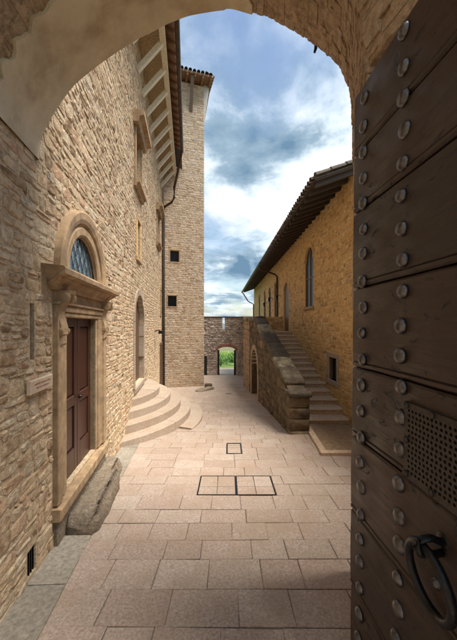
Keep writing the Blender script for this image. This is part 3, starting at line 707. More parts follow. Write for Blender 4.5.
# ================================================================== TOWER
TW = empty('stone_tower', TF.P(1,-3.1,-1.5), 'tall square coursed stone tower with tiled roof on braces', 'tower')
TWD = 1.98; TD = 4.0; TT = 11.9
t_w1 = hole_rect(.31,.74,3.07,3.62); t_w2 = hole_rect(.20,.62,.90,1.42)
tw = wall_sheet(TF, [(0,-3.4),(TWD,-3.4),(TWD,TT),(0,TT)], [t_w1,t_w2], TD, 'mortar', 'wall', TW, reveal=.28)
st = rubble(TF, .0, TWD, -3.3, TT, (.08,.14), (.12,.28), [t_w1,t_w2], proud=.007, seed=21, gap=.018, wob=.010, skew=.012, mg=.05, split=.05)
SFr = Frame(TF.P(TWD,0,0), -TF.n, TF.a)
st += rubble(SFr, 0, TD, -3.3, TT, (.085,.14), (.2,.45), [], proud=.012, seed=22, gap=.012, wob=.008, skew=.008, split=.03)
lay(st, tw, 'tower_stone', 120, xr=(170,204), yr=(200,388))
for (s0,s1,t0,t1) in ((.31,.74,3.07,3.62),(.20,.62,.90,1.42)):
    win = empty('window', TF.P((s0+s1)/2,t0,0)); win.parent = TW; win.location = WORLD[win.name]-WORLD[TW.name]
    MB().fbox(TF,(s0-.01,t0-.01,-.24),(s1+.01,t1+.01,-.2)).build('pane','slate_glass',win)
    f = MB(); f.fbox(TF,(s0-.045,t0-.05,-.1),(s1+.045,t0,.02)); f.fbox(TF,(s0-.045,t1,-.1),(s1+.045,t1+.05,.02)); f.fbox(TF,(s0-.045,t0,-.1),(s0,t1,.015)); f.fbox(TF,(s1,t0,-.1),(s1+.045,t1,.015)); f.build('surround','dressed',win)
    MB().fbox(TF,((s0+s1)/2-.015,t0,-.2),((s0+s1)/2+.015,t1,-.17)).build('bar','dark_iron',win)
# roof: hipped slab with overhang
ov = .52; z0 = TT+.12
c4 = [(-.3,ov),(TWD+.36,ov),(TWD+.36,-TD-ov),(-.3,-TD-ov)]
rf = MB(); eb = [TF.P(s,z0,ww) for s,ww in c4]; et = [TF.P(s,z0+.10,ww) for s,ww in c4]; rdg = [TF.P(.9,z0+.85,-1.6),TF.P(.9,z0+.85,-2.4)]
rf.add(eb+et+rdg, [(3,2,1,0),(0,1,5,4),(1,2,6,5),(2,3,7,6),(3,0,4,7),(4,5,8),(5,6,9,8),(6,7,9),(7,4,8,9)]); roof = rf.build('roof','orange_wood',TW)
def eave_tiles(P0, P1, inward, nrm_z, mat, par, pitch=.2, ln_=.42, rad=.085, up=.0):
    P0 = Vector(P0); P1 = Vector(P1); L_ = (P1-P0).length; a = (P1-P0).normalized(); n_ = int(L_/pitch); pr = None
    for k in range(n_):
        c = P0+a*(k+.5)*pitch
        if pr is None:
            d = (Vector(inward).normalized()+Vector((0,0,nrm_z))).normalized(); upv = a.cross(d); upv = upv if upv.z > 0 else -upv
            rings = []
            for f,q in ((-.06,1.0),(ln_,.82)):
                rings.append([c+d*f+(a*math.cos(t)*rad+upv*math.sin(t)*rad)*q for t in [math.pi*i/6 for i in range(7)]]+[c+d*f+(a*math.cos(t)*(rad-.015)+upv*math.sin(t)*(rad-.015))*q for t in [math.pi-math.pi*i/6 for i in range(7)]])
            pr = MB().loft(rings).build('roof_tile',mat,par); base_c = c
        else: dup(pr,par,WORLD[pr.name]+(c-base_c)+Vector((0,0,random.uniform(-.008,.008))))
eave_tiles(TF.P(-.3,z0+.10,ov),TF.P(TWD+.36,z0+.10,ov),-TF.n,.4,'rooftile',roof)
eave_tiles(TF.P(TWD+.36,z0+.10,ov),TF.P(TWD+.36,z0+.10,-TD-ov),-TF.a,.4,'rooftile',roof)
for s in (.25,1.32):
    c0, c1 = TF.P(s,TT-1.35,0), TF.P(s,z0,ov*.85); u = TF.a*.075; v = Vector((0,0,.10))
    MB().hexa([c0-u-v,c0+u-v,c0+u+v,c0-u+v,c1-u-v*1.3,c1+u-v*1.3,c1+u,c1-u]).build('brace','brown_wood',TW)
for k in range(4):
    q = -.25-k*1.1; c0, c1 = TF.P(TWD-.02,TT-2.0,q), TF.P(TWD+.34,z0,q+.05); u = TF.n*.07; v = Vector((0,0,.12))
    MB().hexa([c0-u-v,c0+u-v,c0+u+v,c0-u+v,c1-u-v,c1+u-v,c1+u,c1-u]).build('brace','orange_wood',TW)
MB().hexa([TF.P(TWD-.01,TT-1.9,-.02),TF.P(TWD-.01,TT-1.9,-.10),TF.P(TWD-.01,z0-.02,-.10),TF.P(TWD-.01,z0-.02,-.02),TF.P(TWD+.01,TT-1.9,-.02),TF.P(TWD+.01,TT-1.9,-.10),TF.P(TWD+.28,z0-.02,-.10),TF.P(TWD+.28,z0-.02,-.02)]).build('eaves_cheek','flare',TW)
for k in range(7):
    s = -.1+k*.38; MB().fbox(TF,(s,z0-.10,-.05),(s+.08,z0-.002,ov-.03)).build('rafter','orange_wood',TW)
# loose blocks by the tower
tagit(rough_block(Frame((-1.35,13.0,0),(.55,.83,0),(.83,-.55,0)),0,1.1,-.14,.14,-3.2,-2.83,33,10,4,.05,.03).build('stone_block','boulder',None,True),'long fallen stone block lying at the foot of the tower','stone block')
tagit(rough_block(Frame((-1.12,14.05,0),(1,.05,0),(.05,-1,0)),0,.36,-.15,.15,-3.2,-2.76,35,8,4,.04,.02).build('stone_block','parapet',None,True),'small dark stone block beside the fallen block near the tower','stone block')

# ================================================================== FAR WALL
FW = empty('boundary_wall', FF.P(2.6,-3.5,-.3), 'weathered ruinous courtyard end wall with brick arched gateway', 'wall')
f_gate = hole_arch(1.86,3.08,-3.7,-1.78,.24); f_slit = hole_rect(2.16,2.34,-.30,.52); f_dr = hole_rect(.80,1.08,-3.7,-2.25)
fo = [(0,-4),(1.86,-4),(5.2,-4),(5.2,.56),(0,.56)]
# front sheet is built with the gate notch cut through
def through_wall(F, s0,s1,z0_,z1_, holes, th, mat, par):
    mb = MB()
    for wv in (0,-th):
        loops = [[Vector((p[0],p[1],0)) for p in ((s0,z0_),(s1,z0_),(s1,z1_),(s0,z1_))]]+[[Vector((p[0],p[1],0)) for p in hole_loop(h)] for h in holes]
        flat = [p for l in loops for p in l]; mb.add([F.P(p.x,p.y,wv) for p in flat],[tuple(t) for t in tessellate_polygon(loops)],.5)
    for lp in [((s0,z0_),(s1,z0_),(s1,z1_),(s0,z1_))]+[hole_loop(h) for h in holes]:
        n = len(lp); mb.add([F.P(*p,0) for p in lp]+[F.P(*p,-th) for p in lp],[(i,(i+1)%n,n+(i+1)%n,n+i) for i in range(n)],.5)
    return mb.build('wall',mat,par,norm=False)
fw = through_wall(FF,0,5.25,-4.0,.54,[f_gate,f_slit],.55,'ruin_mortar',FW)
st = rubble(FF,0,5.25,-3.7,.52,(.10,.20),(.14,.38),[f_gate,f_slit,f_dr,hole_arch(1.70,3.24,-3.7,-1.78,.42)],proud=.03,seed=41,gap=.016,wob=.03,skew=.03,mg=.0)
lay(st, fw, 'ruin_stone', 200, xr=(203,250), yr=(317,376))
MB().fbox(FF,(-.05,.545,-.6),(5.3,.60,.06)).build('capping','gutter',FW)
n = 15; rx0,ry0,rx1,ry1 = .61,.24,.78,.42
for k in range(n):
    a0 = math.pi*(k+.06)/n; a1 = math.pi*(k+.94)/n
    MB().hexa([FF.P(2.47+rx*math.cos(a),-1.78+ry*math.sin(a),ww) for ww in (-.1,.035) for rx,ry,a in ((rx0,ry0,a0),(rx1,ry1,a0),(rx1,ry1,a1),(rx0,ry0,a1))]).build('brick','brick',FW)
for s0 in (1.862,3.018):
    MB().fbox(FF,(s0-.03,-3.65,-.45),(s0+.09,-1.78,.01)).build('gate_jamb','dark_iron',FW)
MB().fbox(FF,(.78,-3.7,.0),(1.10,-2.2,.012)).build('doorway_shade_sheet','dark',FW)  # wall is uncut here; a black sheet paints the doorway's shade

# ================================================================== HOUSE ON THE RIGHT
RH = empty('stone_house', RF.P(14,-2.6,-.3), 'long golden rubble stone house with tiled eaves and arched windows', 'house')
def warch(c,wd,t0,ta): return hole_arch(c-wd/2,c+wd/2,t0,ta-wd/2)
r_w = [warch(10.8,1.0,.66,2.80), warch(17.2,.85,.45,2.45), warch(19.2,.8,.45,2.45), warch(21.3,.8,.45,2.45), warch(24.2,.8,.45,2.45)]
r_d = warch(14.5,1.05,-.30,2.05); r_b = hole_rect(8.22,8.78,-1.56,-.93)
RHO = r_w+[r_d,r_b]
rw = wall_sheet(RF, [(7.15,-3.2),(28,-4.2),(28,3.8),(7.15,3.8)], RHO, .8, 'gold_mortar','wall',RH,reveal=.36)
SS = lambda s: -2.52+(.345*(s-7.4) if s > 7.4 else 0)
st = rubble(RF,7.15,16.0,-2.7,3.78,(.07,.14),(.10,.27),RHO,proud=.011,seed=51,gap=.018,wob=.03,skew=.02,mg=.05,lo=lambda s: min(SS(s)-.1,-.35))
st += rubble(RF,16.0,28.0,-.4,3.78,(.10,.17),(.16,.4),RHO,proud=.012,seed=52,gap=.014,wob=.03,skew=.02,mg=.05)
lay(st, rw, 'gold_rubble', 280, xr=(255,352), yr=(175,420))
for i,h in enumerate(r_w+[r_d]):
    isd = i == len(r_w); _,s0,s1,t0,ts,rise = h
    win = empty('window' if not isd else 'arched_door', RF.P((s0+s1)/2,t0,0)); win.parent = RH; win.location = WORLD[win.name]-WORLD[RH.name]
    lp = hole_loop(('a',s0-.02,s1+.02,t0-.02,ts,rise+.02)); MB().prism([RF.P(s,t,-.06) for s,t in lp], RF.n*-.03).build('pane' if not isd else 'leaf','slate_glass' if not isd else 'brown_wood',win)
    if not isd:
        c = (s0+s1)/2; fr = MB(); fr.fbox(RF,(c-.025,t0,-.06),(c+.025,ts+rise-.02,-.035)); fr.fbox(RF,(s0,(t0+ts)/2+.2,-.06),(s1,(t0+ts)/2+.24,-.037)); fr.fbox(RF,(s0,t0,-.06),(s0+.05,ts,-.033)); fr.fbox(RF,(s1-.05,t0,-.06),(s1,ts,-.033)); fr.build('window_frame','brown_wood',win)
        MB().fbox(RF,(s0-.1,t0-.11,-.2),(s1+.1,t0-.002,.07),None,.012).build('sill','dressed',win)
    nv = 11; r = (s1-s0)/2; c = (s0+s1)/2
    for k in range(nv):
        a0 = math.pi*k/nv+.01; a1 = math.pi*(k+1)/nv-.01
        MB().hexa([RF.P(c+q*math.cos(a),ts+q*math.sin(a),ww) for ww in (-.2,.022+random.uniform(-.008,.008)) for q,a in ((r,a0),(r+.16,a0),(r+.16,a1),(r,a1))]).build('voussoir','gold_rubble',win)
bw = empty('window', RF.P(8.5,-1.56,0)); bw.parent = RH; bw.location = WORLD[bw.name]-WORLD[RH.name]
MB().fbox(RF,(8.2,-1.58,-.13),(8.8,-.91,-.09)).build('pane','dark',bw)  # matt black sheet, painted as the unlit space behind the bars
f = MB(); f.fbox(RF,(8.08,-1.56,-.1),(8.22,-.93,.03),None,.01); f.fbox(RF,(8.78,-1.56,-.1),(8.93,-.93,.03),None,.01); f.fbox(RF,(8.06,-.93,-.1),(8.95,-.80,.032),None,.01); f.fbox(RF,(8.06,-1.70,-.1),(8.95,-1.56,.04),None,.01); f.build('surround','cut',bw)
for k in range(3): MB().fbox(RF,(8.34+k*.15,-1.56,-.085),(8.36+k*.15,-.93,-.065)).build('bar','dark_iron',bw)
# roof over the right house
SL = .36
def rz(s,ww): return 3.55-SL*ww-.012*(s-7)
proto = None; s = 7.12
while s < 27.9:
    c = [RF.P(s+ds,rz(s,ww)+dz,ww) for ww in (-.1,.96) for ds,dz in ((-.045,.03),(.045,.03),(.045,.13),(-.045,.13))]
    if proto is None: proto = MB().hexa(c).build('rafter','rafter',RH); s00 = s
    else: dup(proto,RH,WORLD[proto.name]+RF.a*(s-s00)+Vector((0,0,-.012*(s-s00))))
    s += .42
MB().hexa([RF.P(s,rz(s,ww)+dz,ww) for dz in (.133,.165) for s,ww in ((6.95,-.6),(28,-.6),(28,1.0),(6.95,1.0))]).build('eaves_boards','rafter',RH)
rroof = MB().hexa([RF.P(s,rz(s,ww)+dz,ww) for dz in (.168,.205) for s,ww in ((6.93,-4),(28,-4),(28,1.02),(6.93,1.02))]).build('roof','rooftile',RH)
eave_tiles(RF.P(6.93,rz(6.93,1.04)+.195,1.04),RF.P(28,rz(28,1.04)+.195,1.04),-RF.n,SL,'rooftile',rroof,pitch=.19,ln_=.5)
# the gable edge: a run of cover tiles going up the slope
for k in range(9):
    ww = 1.0-k*.36; c0 = RF.P(6.97,rz(7,ww)+.24,ww); c1 = RF.P(6.97,rz(7,ww-.42)+.24,ww-.42)
    d = (c1-c0).normalized(); u = RF.a; v = u.cross(d); v = v if v.z > 0 else -v
    MB().loft([[c+(u*math.cos(t)+v*math.sin(t))*.1*q for t in [math.pi*i/6 for i in range(7)]] for c,q in ((c0,1),(c1,.8))]).build('verge_tile','rooftile',rroof)
gt = [[RF.P(s,rz(s,1.12)+.16+.07*math.sin(a),1.13+.07*math.cos(a)) for a in [math.pi+math.pi*k/8 for k in range(9)]]+[RF.P(s,rz(s,1.12)+.16+.062*math.sin(a),1.13+.062*math.cos(a)) for a in [2*math.pi-math.pi*k/8 for k in range(9)]] for s in (15.5,28)]
MB().loft(gt).build('gutter','gutter',RH)
MB().tube([RF.P(16.0,rz(16,1.1)+.1,1.1),RF.P(16.1,rz(16,1.1)-.05,1.05),RF.P(16.35,2.75,.2),RF.P(16.4,2.65,.08),RF.P(16.4,1.0,.07),RF.P(16.4,-.25,.07)],.05,8).build('downpipe','gutter',RH,True)
MB().tube([RF.P(27.6,rz(27.6,1.1)+.08,1.1),RF.P(27.6,2.2,.6),RF.P(27.6,1.9,.1),RF.P(27.6,-1,.08)],.05,8).build('downpipe','gutter',RH,True)
# lower side wall between gateway and house (behind the gate leaf)
MB().fbox(RF,(2.6,-2.4,-.5),(7.145,2.3,0)).build('side_wall','gold_mortar',RH)
for s,z,lab in ((15.75,1.45,'wall lantern on the golden house between its door and downpipe'),(18.2,1.55,'wall lantern between the two small arched windows next to the downpipe'),(20.25,1.4,'wall lantern between the second and third small arched windows from the downpipe')):
    la = empty('wall_lantern', RF.P(s,z,.1), lab, 'lantern', 'lanterns on the golden house')
    MB().tube([RF.P(s,z+.05,0),RF.P(s,z+.12,.12),RF.P(s,z+.1,.22)],.014,6).build('bracket','dark_iron',la)
    MB().loft([[RF.P(s+q*math.cos(a),z+t,.22+q*math.sin(a)) for a in [math.pi/4+math.pi/2*k for k in range(4)]] for q,t in ((.05,-.15),(.085,.04),(.10,.045),(.02,.11))]).build('lantern_body','dark_iron',la)

# ================================================================== EXTERNAL STAIR
ST = empty('stone_staircase', PF.P(9,-2.6,-.5), 'outside stone stair climbing beside the golden house with heavy blackened parapet', 'staircase')
def pw(s): return .42     # parapet thickness
NS = 15; S0, RUN, RISE = 7.40, .42, .1447; ZB = -2.47
for k in range(NS):
    y0 = S0+k*RUN; y1 = y0+RUN+.05; zt = ZB+(k+1)*RISE
    xl0 = PF.P(y0,0,-pw(0)+.03).x; xl1 = PF.P(y1,0,-pw(0)+.03).x; xr0 = RF.P(y0,0,-.04).x; xr1 = RF.P(y1,0,-.04).x
    jz = random.uniform(-.006,.006)
    for part, (zb_, zt_, f) in enumerate(((zt-RISE-.25,zt-.055,.025),(zt-.055,zt,0))):
        if part == 0: MB().hexa([(xl0,y0+f,zb_),(xr0,y0+f,zb_),(xr1,y1,zb_),(xl1,y1,zb_),(xl0,y0+f,zt_),(xr0,y0+f,zt_),(xr1,y1,zt_),(xl1,y1,zt_)]).build('riser','stair',ST)
        else:
            n = 10; rings = []
            for i in range(n+1):
                q = i/n; a = Vector((xl0+(xr0-xl0)*q,y0,0)); c = Vector((xl1+(xr1-xl1)*q,y1,0)); wv = noise.noise(Vector((q*4,k*5.3,1)))*.012; wz = noise.noise(Vector((q*3,k*7.1,4)))*.008-.012*math.exp(-((q-.5)/.25)**2)
                rings.append([(a.x,a.y+wv+.01,zb_),(a.x,a.y+wv-.004,zb_+.015),(a.x,a.y+wv,zt_-.014+wz),(a.x,a.y+wv+.018,zt_+wz),(c.x,c.y,zt_+wz*.5),(c.x,c.y,zb_)])
            MB().loft(rings).build('tread','stair',ST)
ZL = ZB+NS*RISE; YL0 = S0+NS*RUN; YL1 = 15.3
p4 = lambda z: [(PF.P(YL0,0,-.4).x,YL0+.05,z),(RF.P(YL0,0,-.03).x,YL0+.05,z),(RF.P(YL1,0,-.03).x,YL1,z),(PF.P(YL1,0,-.4).x,YL1,z)]
MB().hexa(p4(-3.2)+p4(ZL+.004)).build('landing','stair',ST)
# end wall of the landing
EF = Frame((PF.P(YL1,0,0).x,YL1,0),(1,0,0),(0,-1,0)); ew = RF.P(YL1,0,0).x-EF.O.x
ewl = MB().fbox(EF,(.0,-3.3,-.4),(ew,.42,0)).build('end_wall','gold_mortar',ST)
lay(rubble(EF,.42,ew,-.3,.40,(.12,.2),(.2,.45),[],proud=.015,seed=61), ewl,'gold_rubble',30)
# parapet: core with niche + individually laid blocks
n_arch = hole_arch(10.95,12.55,-3.0,-1.72,.78)
def ptop(s): return -1.48+.333*(s-6.63) if s < 11.75 else .225
core = wall_sheet(PF,[(6.70,-2.75),(15.5,-3.4),(15.5,.20),(11.8,.20),(6.70,-1.50)],[n_arch],.40,'parapet','parapet',ST,reveal=.34)
MB().fbox(PF,(10.7,-3.1,-.36),(12.8,-.85,-.345)).build('niche_back','gold_mortar',ST)
blk = rubble(PF,6.98,13.2,-2.95,.22,(.20,.30),(.28,.62),[n_arch,hole_arch(10.8,12.7,-3.0,-1.72,.95)],proud=.030,seed=71,gap=.022,wob=.015,skew=.01,lo=lambda s: gz(s)-.1,hi=lambda s: ptop(s)-.02,split=.05)
lay(blk,core,'parapet',200,name='block',stuff='parapet_chips')
blk = rubble(PF,13.2,15.45,-3.2,.2,(.18,.28),(.28,.6),[],proud=.018,seed=72,gap=.012,wob=.015,skew=.01)
lay(blk,core,'dressed',80,name='block',stuff='parapet_chips')
# arch stones of the niche
nv = 13
for k in range(nv):
    a0 = math.pi*k/nv+.01; a1 = math.pi*(k+1)/nv-.01
    MB().hexa([PF.P(11.75+rx*math.cos(a),-1.72+ry*math.sin(a),ww) for ww in (-.3,.04) for rx,ry,a in ((.80,.78,a0),(.97,.96,a0),(.97,.96,a1),(.80,.78,a1))]).build('niche_voussoir','cut',core)
for s0,s1 in ((10.78,10.95),(12.55,12.72)):
    t = -2.95
    while t < -1.74:
        h = min(.3,-1.72-t); MB().fbox(PF,(s0,t+.004,-.3),(s1,t+h-.004,.035),None,.01).build('niche_jamb','cut',core); t += h
# coping stones on the slope and the level part
def coping(s0,s1,seed,mat='coping'):
    rings = []; rr = random.Random(seed); n = 6
    dzz = rr.uniform(-.012,.012)
    for i in range(n+1):
        f = i/n; s = s0+.008+(s1-s0-.016)*f; zt = ptop(s); e = .035 if i in (0,n) else 0
        q = []
        for (ww,dz) in ((.04,-.05),(.045,.0),(.045,.07),(.02,.10),(-.1,.108),(-.25,.11),(-.40,.10),(-.435,.07),(-.44,.0),(-.44,-.05)):
            nz = noise.noise(Vector((s*3,ww*6,seed)))*.03
            q.append(PF.P(s,zt+dz-(e if dz > .05 else 0)+nz+dzz,ww+nz*.5))
        rings.append(q)
    return MB().loft(rings).build('coping_stone',mat,ST,True)
s = 6.98; k = 0
while s < 11.7:
    l = random.uniform(.62,.95); e = min(s+l,11.78); coping(s,e,k); s = e; k += 1
while s < 15.3:
    e = min(s+random.uniform(.7,1.0),15.45); coping(s,e,k); s = e; k += 1
# newel: stacked blocks
z = -2.62; k = 0
for h in (.30,.26,.24,.24):
    rough_block(PF,6.60,6.99,-.40-.02,.03+.008*(k%2),z,z+h-.008,80+k,8,5,.018,.012).build('newel_block','parapet',ST,True); z += h; k += 1
rough_block(PF,6.56,7.02,-.46,.06,z-.004,z+.11,90,8,6,.03,.015).build('newel_cap','coping',ST,True)
# stone bed with kerb at the foot of the stair
bed = empty('stone_bed', (2.3,6.3,gz(6.3)), 'kerbed patch of rough brown stone at the foot of the outside stair', 'stone bed')
def bx(y): return 1.64+(y-5.3)*.10
pts = [(bx(5.3),5.3),(3.05,5.3),(2.98,7.42),(bx(7.42),7.42)]
nxg = 14; vs_ = []; 
bm_ = MB(); gx = 16; gy = 20
for j in range(gy+1):
    for i in range(gx+1):
        yy = 5.42+(7.42-5.42)*j/gy; xa = bx(yy)+.1; xb = 3.1; xx = xa+(xb-xa)*i/gx
        vs_.append((xx,yy,gz(yy)+.03+noise.noise(Vector((xx*5,yy*5,2)))*.018+noise.noise(Vector((xx*14,yy*14,5)))*.008))
bm_.add(vs_,[(j*(gx+1)+i,j*(gx+1)+i+1,(j+1)*(gx+1)+i+1,(j+1)*(gx+1)+i) for j in range(gy) for i in range(gx)]).build('bed_surface','earth',bed,norm=False)
for y0,y1 in ((5.42,6.05),(6.055,6.75),(6.755,7.38)):
    MB().hexa([(bx(y0)-.005,y0,gz(y0)-.05),(bx(y0)+.12,y0,gz(y0)-.05),(bx(y1)+.12,y1,gz(y1)-.05),(bx(y1)-.005,y1,gz(y1)-.05),(bx(y0),y0,gz(y0)+.055),(bx(y0)+.115,y0,gz(y0)+.055),(bx(y1)+.115,y1,gz(y1)+.055),(bx(y1),y1,gz(y1)+.055)]).build('kerb_stone','stair',bed)
for x0,x1 in ((1.64,2.25),(2.255,3.1)):
    MB().box((x0,5.29,gz(5.3)-.05),(x1,5.415,gz(5.3)+.052)).build('kerb_stone','stair',bed)

# ================================================================== MANHOLES
def frame_box(m, x0,x1,y0,y1, wd, h=.004):
    for (a,b_,c,d_) in ((x0,x1,y0,y0+wd),(x0,x1,y1-wd,y1),(x0,x0+wd,y0+wd,y1-wd),(x1-wd,x1,y0+wd,y1-wd)):
        m.hexa([(a,c,gz(c)-.03),(b_,c,gz(c)-.03),(b_,d_,gz(d_)-.03),(a,d_,gz(d_)-.03),(a,c,gz(c)+h),(b_,c,gz(c)+h),(b_,d_,gz(d_)+h),(a,d_,gz(d_)+h)])
def insert_slab(par,x0,x1,y0,y1):
    MB().hexa([(x0,y0,gz(y0)-.03),(x1,y0,gz(y0)-.03),(x1,y1,gz(y1)-.03),(x0,y1,gz(y1)-.03),(x0,y0,gz(y0)),(x1,y0,gz(y0)),(x1,y1,gz(y1)),(x0,y1,gz(y1))]).build('insert_slab','paving',par)
x0,x1,y0,y1 = MH[0]
mh = empty('manhole_cover',((x0+x1)/2,(y0+y1)/2,gz(4.1)),'wide double manhole cover with iron frames and stone inserts','manhole cover')
for a,b_ in ((x0,(x0+x1)/2-.002),((x0+x1)/2+.002,x1)):
    m = MB(); frame_box(m,a,b_,y0,y1,.012); m.build('iron_frame','dark_iron',mh)
    xm = (a+b_)/2; ysp = y0+.02+(y1-y0-.04)*.40
    for xa,xb in ((a+.015,xm-.005),(xm+.005,b_-.015)):
        insert_slab(mh,xa,xb,y0+.015,ysp-.003); insert_slab(mh,xa,xb,ysp+.003,y1-.015)
    MB().box((xm-.004,y0+.02,gz(y1)-.03),(xm+.004,y1-.02,gz(y1)-.004)).build('divider','dark_iron',mh)
x0,x1,y0,y1 = MH[1]
mh2 = empty('manhole_cover',((x0+x1)/2,(y0+y1)/2,gz(5.7)),'small narrow drain cover with iron frame set alone in the paving','manhole cover')
m = MB(); frame_box(m,x0,x1,y0,y1,.018); m.build('iron_frame','dark_iron',mh2)
insert_slab(mh2,x0+.021,x1-.021,y0+.021,y0+.26)
for k in range(3): insert_slab(mh2,x0+.021,x1-.021,y0+.27+k*.1,y0+.355+k*.1)
mh3 = empty('round_cover',(0,12.5,gz(12.5)),'small round iron cover in the paving near the tower','manhole cover')
MB().loft([[(rr_*math.cos(a),12.5+rr_*1.4*math.sin(a),gz(12.5+rr_*1.4*math.sin(a))+zz_) for a in [2*math.pi*k/20 for k in range(20)]] for rr_,zz_ in ((.14,-.03),(.14,.005),(.115,.006),(.11,.003),(.0,.003))],True,False).build('cover','ruin_stone',mh3)

# ================================================================== GATEWAY ARCH
GA = empty('gateway_arch', (-.3,2.1,gz(2)), 'rough stone gateway arch overhead with cream plaster on one haunch', 'arch')
PR = [(-1.632,1.40),(-1.628,1.58),(-1.52,1.79),(-1.34,2.05),(-1.08,2.26),(-.82,2.43),(-.57,2.56),(-.36,2.65),(0,2.71),(.36,2.60),(.69,2.41),(.93,2.21),(1.02,2.02),(1.045,1.75),(1.05,1.40)]
def resample(P,n):
    Ls = [0]
    for a,b_ in zip(P,P[1:]): Ls.append(Ls[-1]+math.dist(a,b_))
    out_ = []
    for i in range(n+1):
        t = Ls[-1]*i/n; k = max(j for j in range(len(Ls)-1) if Ls[j] <= t+1e-9); f = (t-Ls[k])/(Ls[k+1]-Ls[k]); out_.append((P[k][0]+(P[k+1][0]-P[k][0])*f, P[k][1]+(P[k+1][1]-P[k][1])*f))
    return out_
def smooth(P,it=3):
    for _ in range(it): P = [P[0]]+[((P[i-1][0]+2*P[i][0]+P[i+1][0])/4,(P[i-1][1]+2*P[i][1]+P[i+1][1])/4) for i in range(1,len(P)-1)]+[P[-1]]
    return P
NA = 128
AP = smooth(resample(PR,NA),6)
YF = 2.54
def arc_pt(i,y,off=0):        # point of the soffit at depth y, off = outward of the opening
    x,z = AP[i]; a = AP[max(i-1,0)]; b_ = AP[min(i+1,NA)]; tx,tz = b_[0]-a[0],b_[1]-a[1]; l = math.hypot(tx,tz); nx,nz = -tz/l,tx/l
    dy = YF-y; dyr = min(dy,.86)
    sh = .133*dy*max(0,min(1,(-x)/1.3)) - .36*dyr*max(0,min(1,(x-.1)/.9)) + (.25*max(0,dy-.9)*max(0,min(1,(x-.1)/.9)))
    return Vector((x+nx*off+sh, y, z+nz*off))
# which way is outward
sgn = 1 if (arc_pt(NA//2,YF,.1).z > AP[NA//2][1]) else -1
core = MB(); ys = [2.50,2.1,1.7,1.25]
grid = [[arc_pt(i,y,sgn*.004) for i in range(NA+1)] for y in ys]
core.loft(grid,False,False,.5); core.build('vault_core','archstone',GA,norm=False)
arng = random.Random(5); rest = MB(); cnt = 0
bands = [2.54,2.36,2.20,2.03,1.86,1.68,1.48,1.25]
for bi in range(len(bands)-1):
    i = 0
    while i < NA:
        st_ = arng.choice((1,1,2,2,3)) ; i2 = min(i+st_,NA)
        y0 = bands[bi]+(arng.uniform(-.003,.006) if bi == 0 else arng.uniform(-.05,.05)); y1 = bands[bi+1]+arng.uniform(-.06,.06)
        d0 = arng.uniform(-.003,.004); r = arng.random()
        pa = lambda ii,yy,o: arc_pt(ii,yy,sgn*o)
        A0,A1 = pa(i,y0,d0),pa(i2,y0,d0+arng.uniform(-.004,.004)); B0,B1 = pa(i,y1,d0+arng.uniform(-.01,.01)),pa(i2,y1,d0+arng.uniform(-.01,.01))
        g_ = .025; 
        A0,A1 = A0.lerp(A1,g_),A1.lerp(A0,g_); B0,B1 = B0.lerp(B1,g_),B1.lerp(B0,g_)
        mid0 = (A0+A1)/2; 
        TA0,TA1,TB0,TB1 = pa(i,y0,.12),pa(i2,y0,.12),pa(i,y1,.12),pa(i2,y1,.12)
        # chamfered: add a raised ridge line along the stone
        cA = (A0+A1)/2-(TA0+TA1-A0-A1).normalized()*.004; cB = (B0+B1)/2-(TB0+TB1-B0-B1).normalized()*.004
        vs_ = [TA0,TA1,TB1,TB0,A0,A1,B1,B0,cA,cB]
        fs_ = [(0,1,2,3),(4,5,1,0),(5,6,2,1),(6,7,3,2),(7,4,0,3),(4,8,9,7),(8,5,6,9),(4,5,8),(6,7,9)]
        if bi < 4: MB().add(vs_,fs_,r).build('arch_stone','archstone',GA)
        else: rest.add(vs_,fs_,r)
        i = i2
rest.build('vault_stones','archstone',GA,kind='stuff',norm=False)
# plaster skin on the left haunch with a ragged inner edge
npl = int(NA*.60); pl = []; cols_ = 14
for i in range(0,npl+1):
    fr = i/npl
    near = 1.97+.05*noise.noise(Vector((i*.35,1,2)))+.03*noise.noise(Vector((i*1.3,5,2)))+ (max(0,fr-.55)/.45)**1.5*.50
    rowp = []
    for j in range(cols_+1):
        y = (YF+.006)+(near-(YF+.006))*j/cols_
        off = -.028-.004*noise.noise(Vector((i*.2,j*.4,7))) + (.012 if fr > .9 else 0)
        rowp.append(arc_pt(i,y,sgn*off))
    pl.append(rowp)
mp_ = MB(); mp_.loft(pl,False,False,.4)
front = [p[0] for p in pl]; frontb = [arc_pt(i,YF+.006,sgn*.05) for i in range(npl+1)]
mp_.loft([front,frontb],False,False,.4)
near_ = [p[-1] for p in pl]; nearb = [arc_pt(i,pl[i][-1].y,sgn*.02) for i in range(npl+1)]
mp_.loft([near_,nearb],False,False,.4)
mp_.build('plaster','plaster',GA,True,norm=False)
MB().tube([(.74,2.545,2.44),(.745,2.56,2.36),(.735,2.565,2.33)],[.010,.014,.010],7).build('iron_peg','dark_iron',GA)
# wall over the arch and its pier
gw = MB(); outer_loop = [(AP[i][0],AP[i][1]) for i in range(0,NA+1)]
def arch_wall(y, yb):
    loop = [(-1.64,1.40)]+[( (arc_pt(i,YF,sgn*.03).x),(arc_pt(i,YF,sgn*.03).z)) for i in range(NA+1)]+[(1.08,-2.3),(3.14,-2.3),(3.14,2.95),(-1.64,2.95)]
    n = len(loop); tr = tessellate_polygon([[Vector((p[0],p[1],0)) for p in loop]])
    gw.add([(p[0],y,p[1]) for p in loop],[tuple(t) for t in tr],.4)
    gw.add([(-1.62,y,2.95),(3.14,y,2.95),(3.14,yb,2.95),(-1.4,yb,2.95)],[(0,1,2,3)],.4)
arch_wall(YF-.02,1.25); arch_wall(1.25,1.25); gw.build('wall_over_arch','gold_mortar',GA,norm=False)
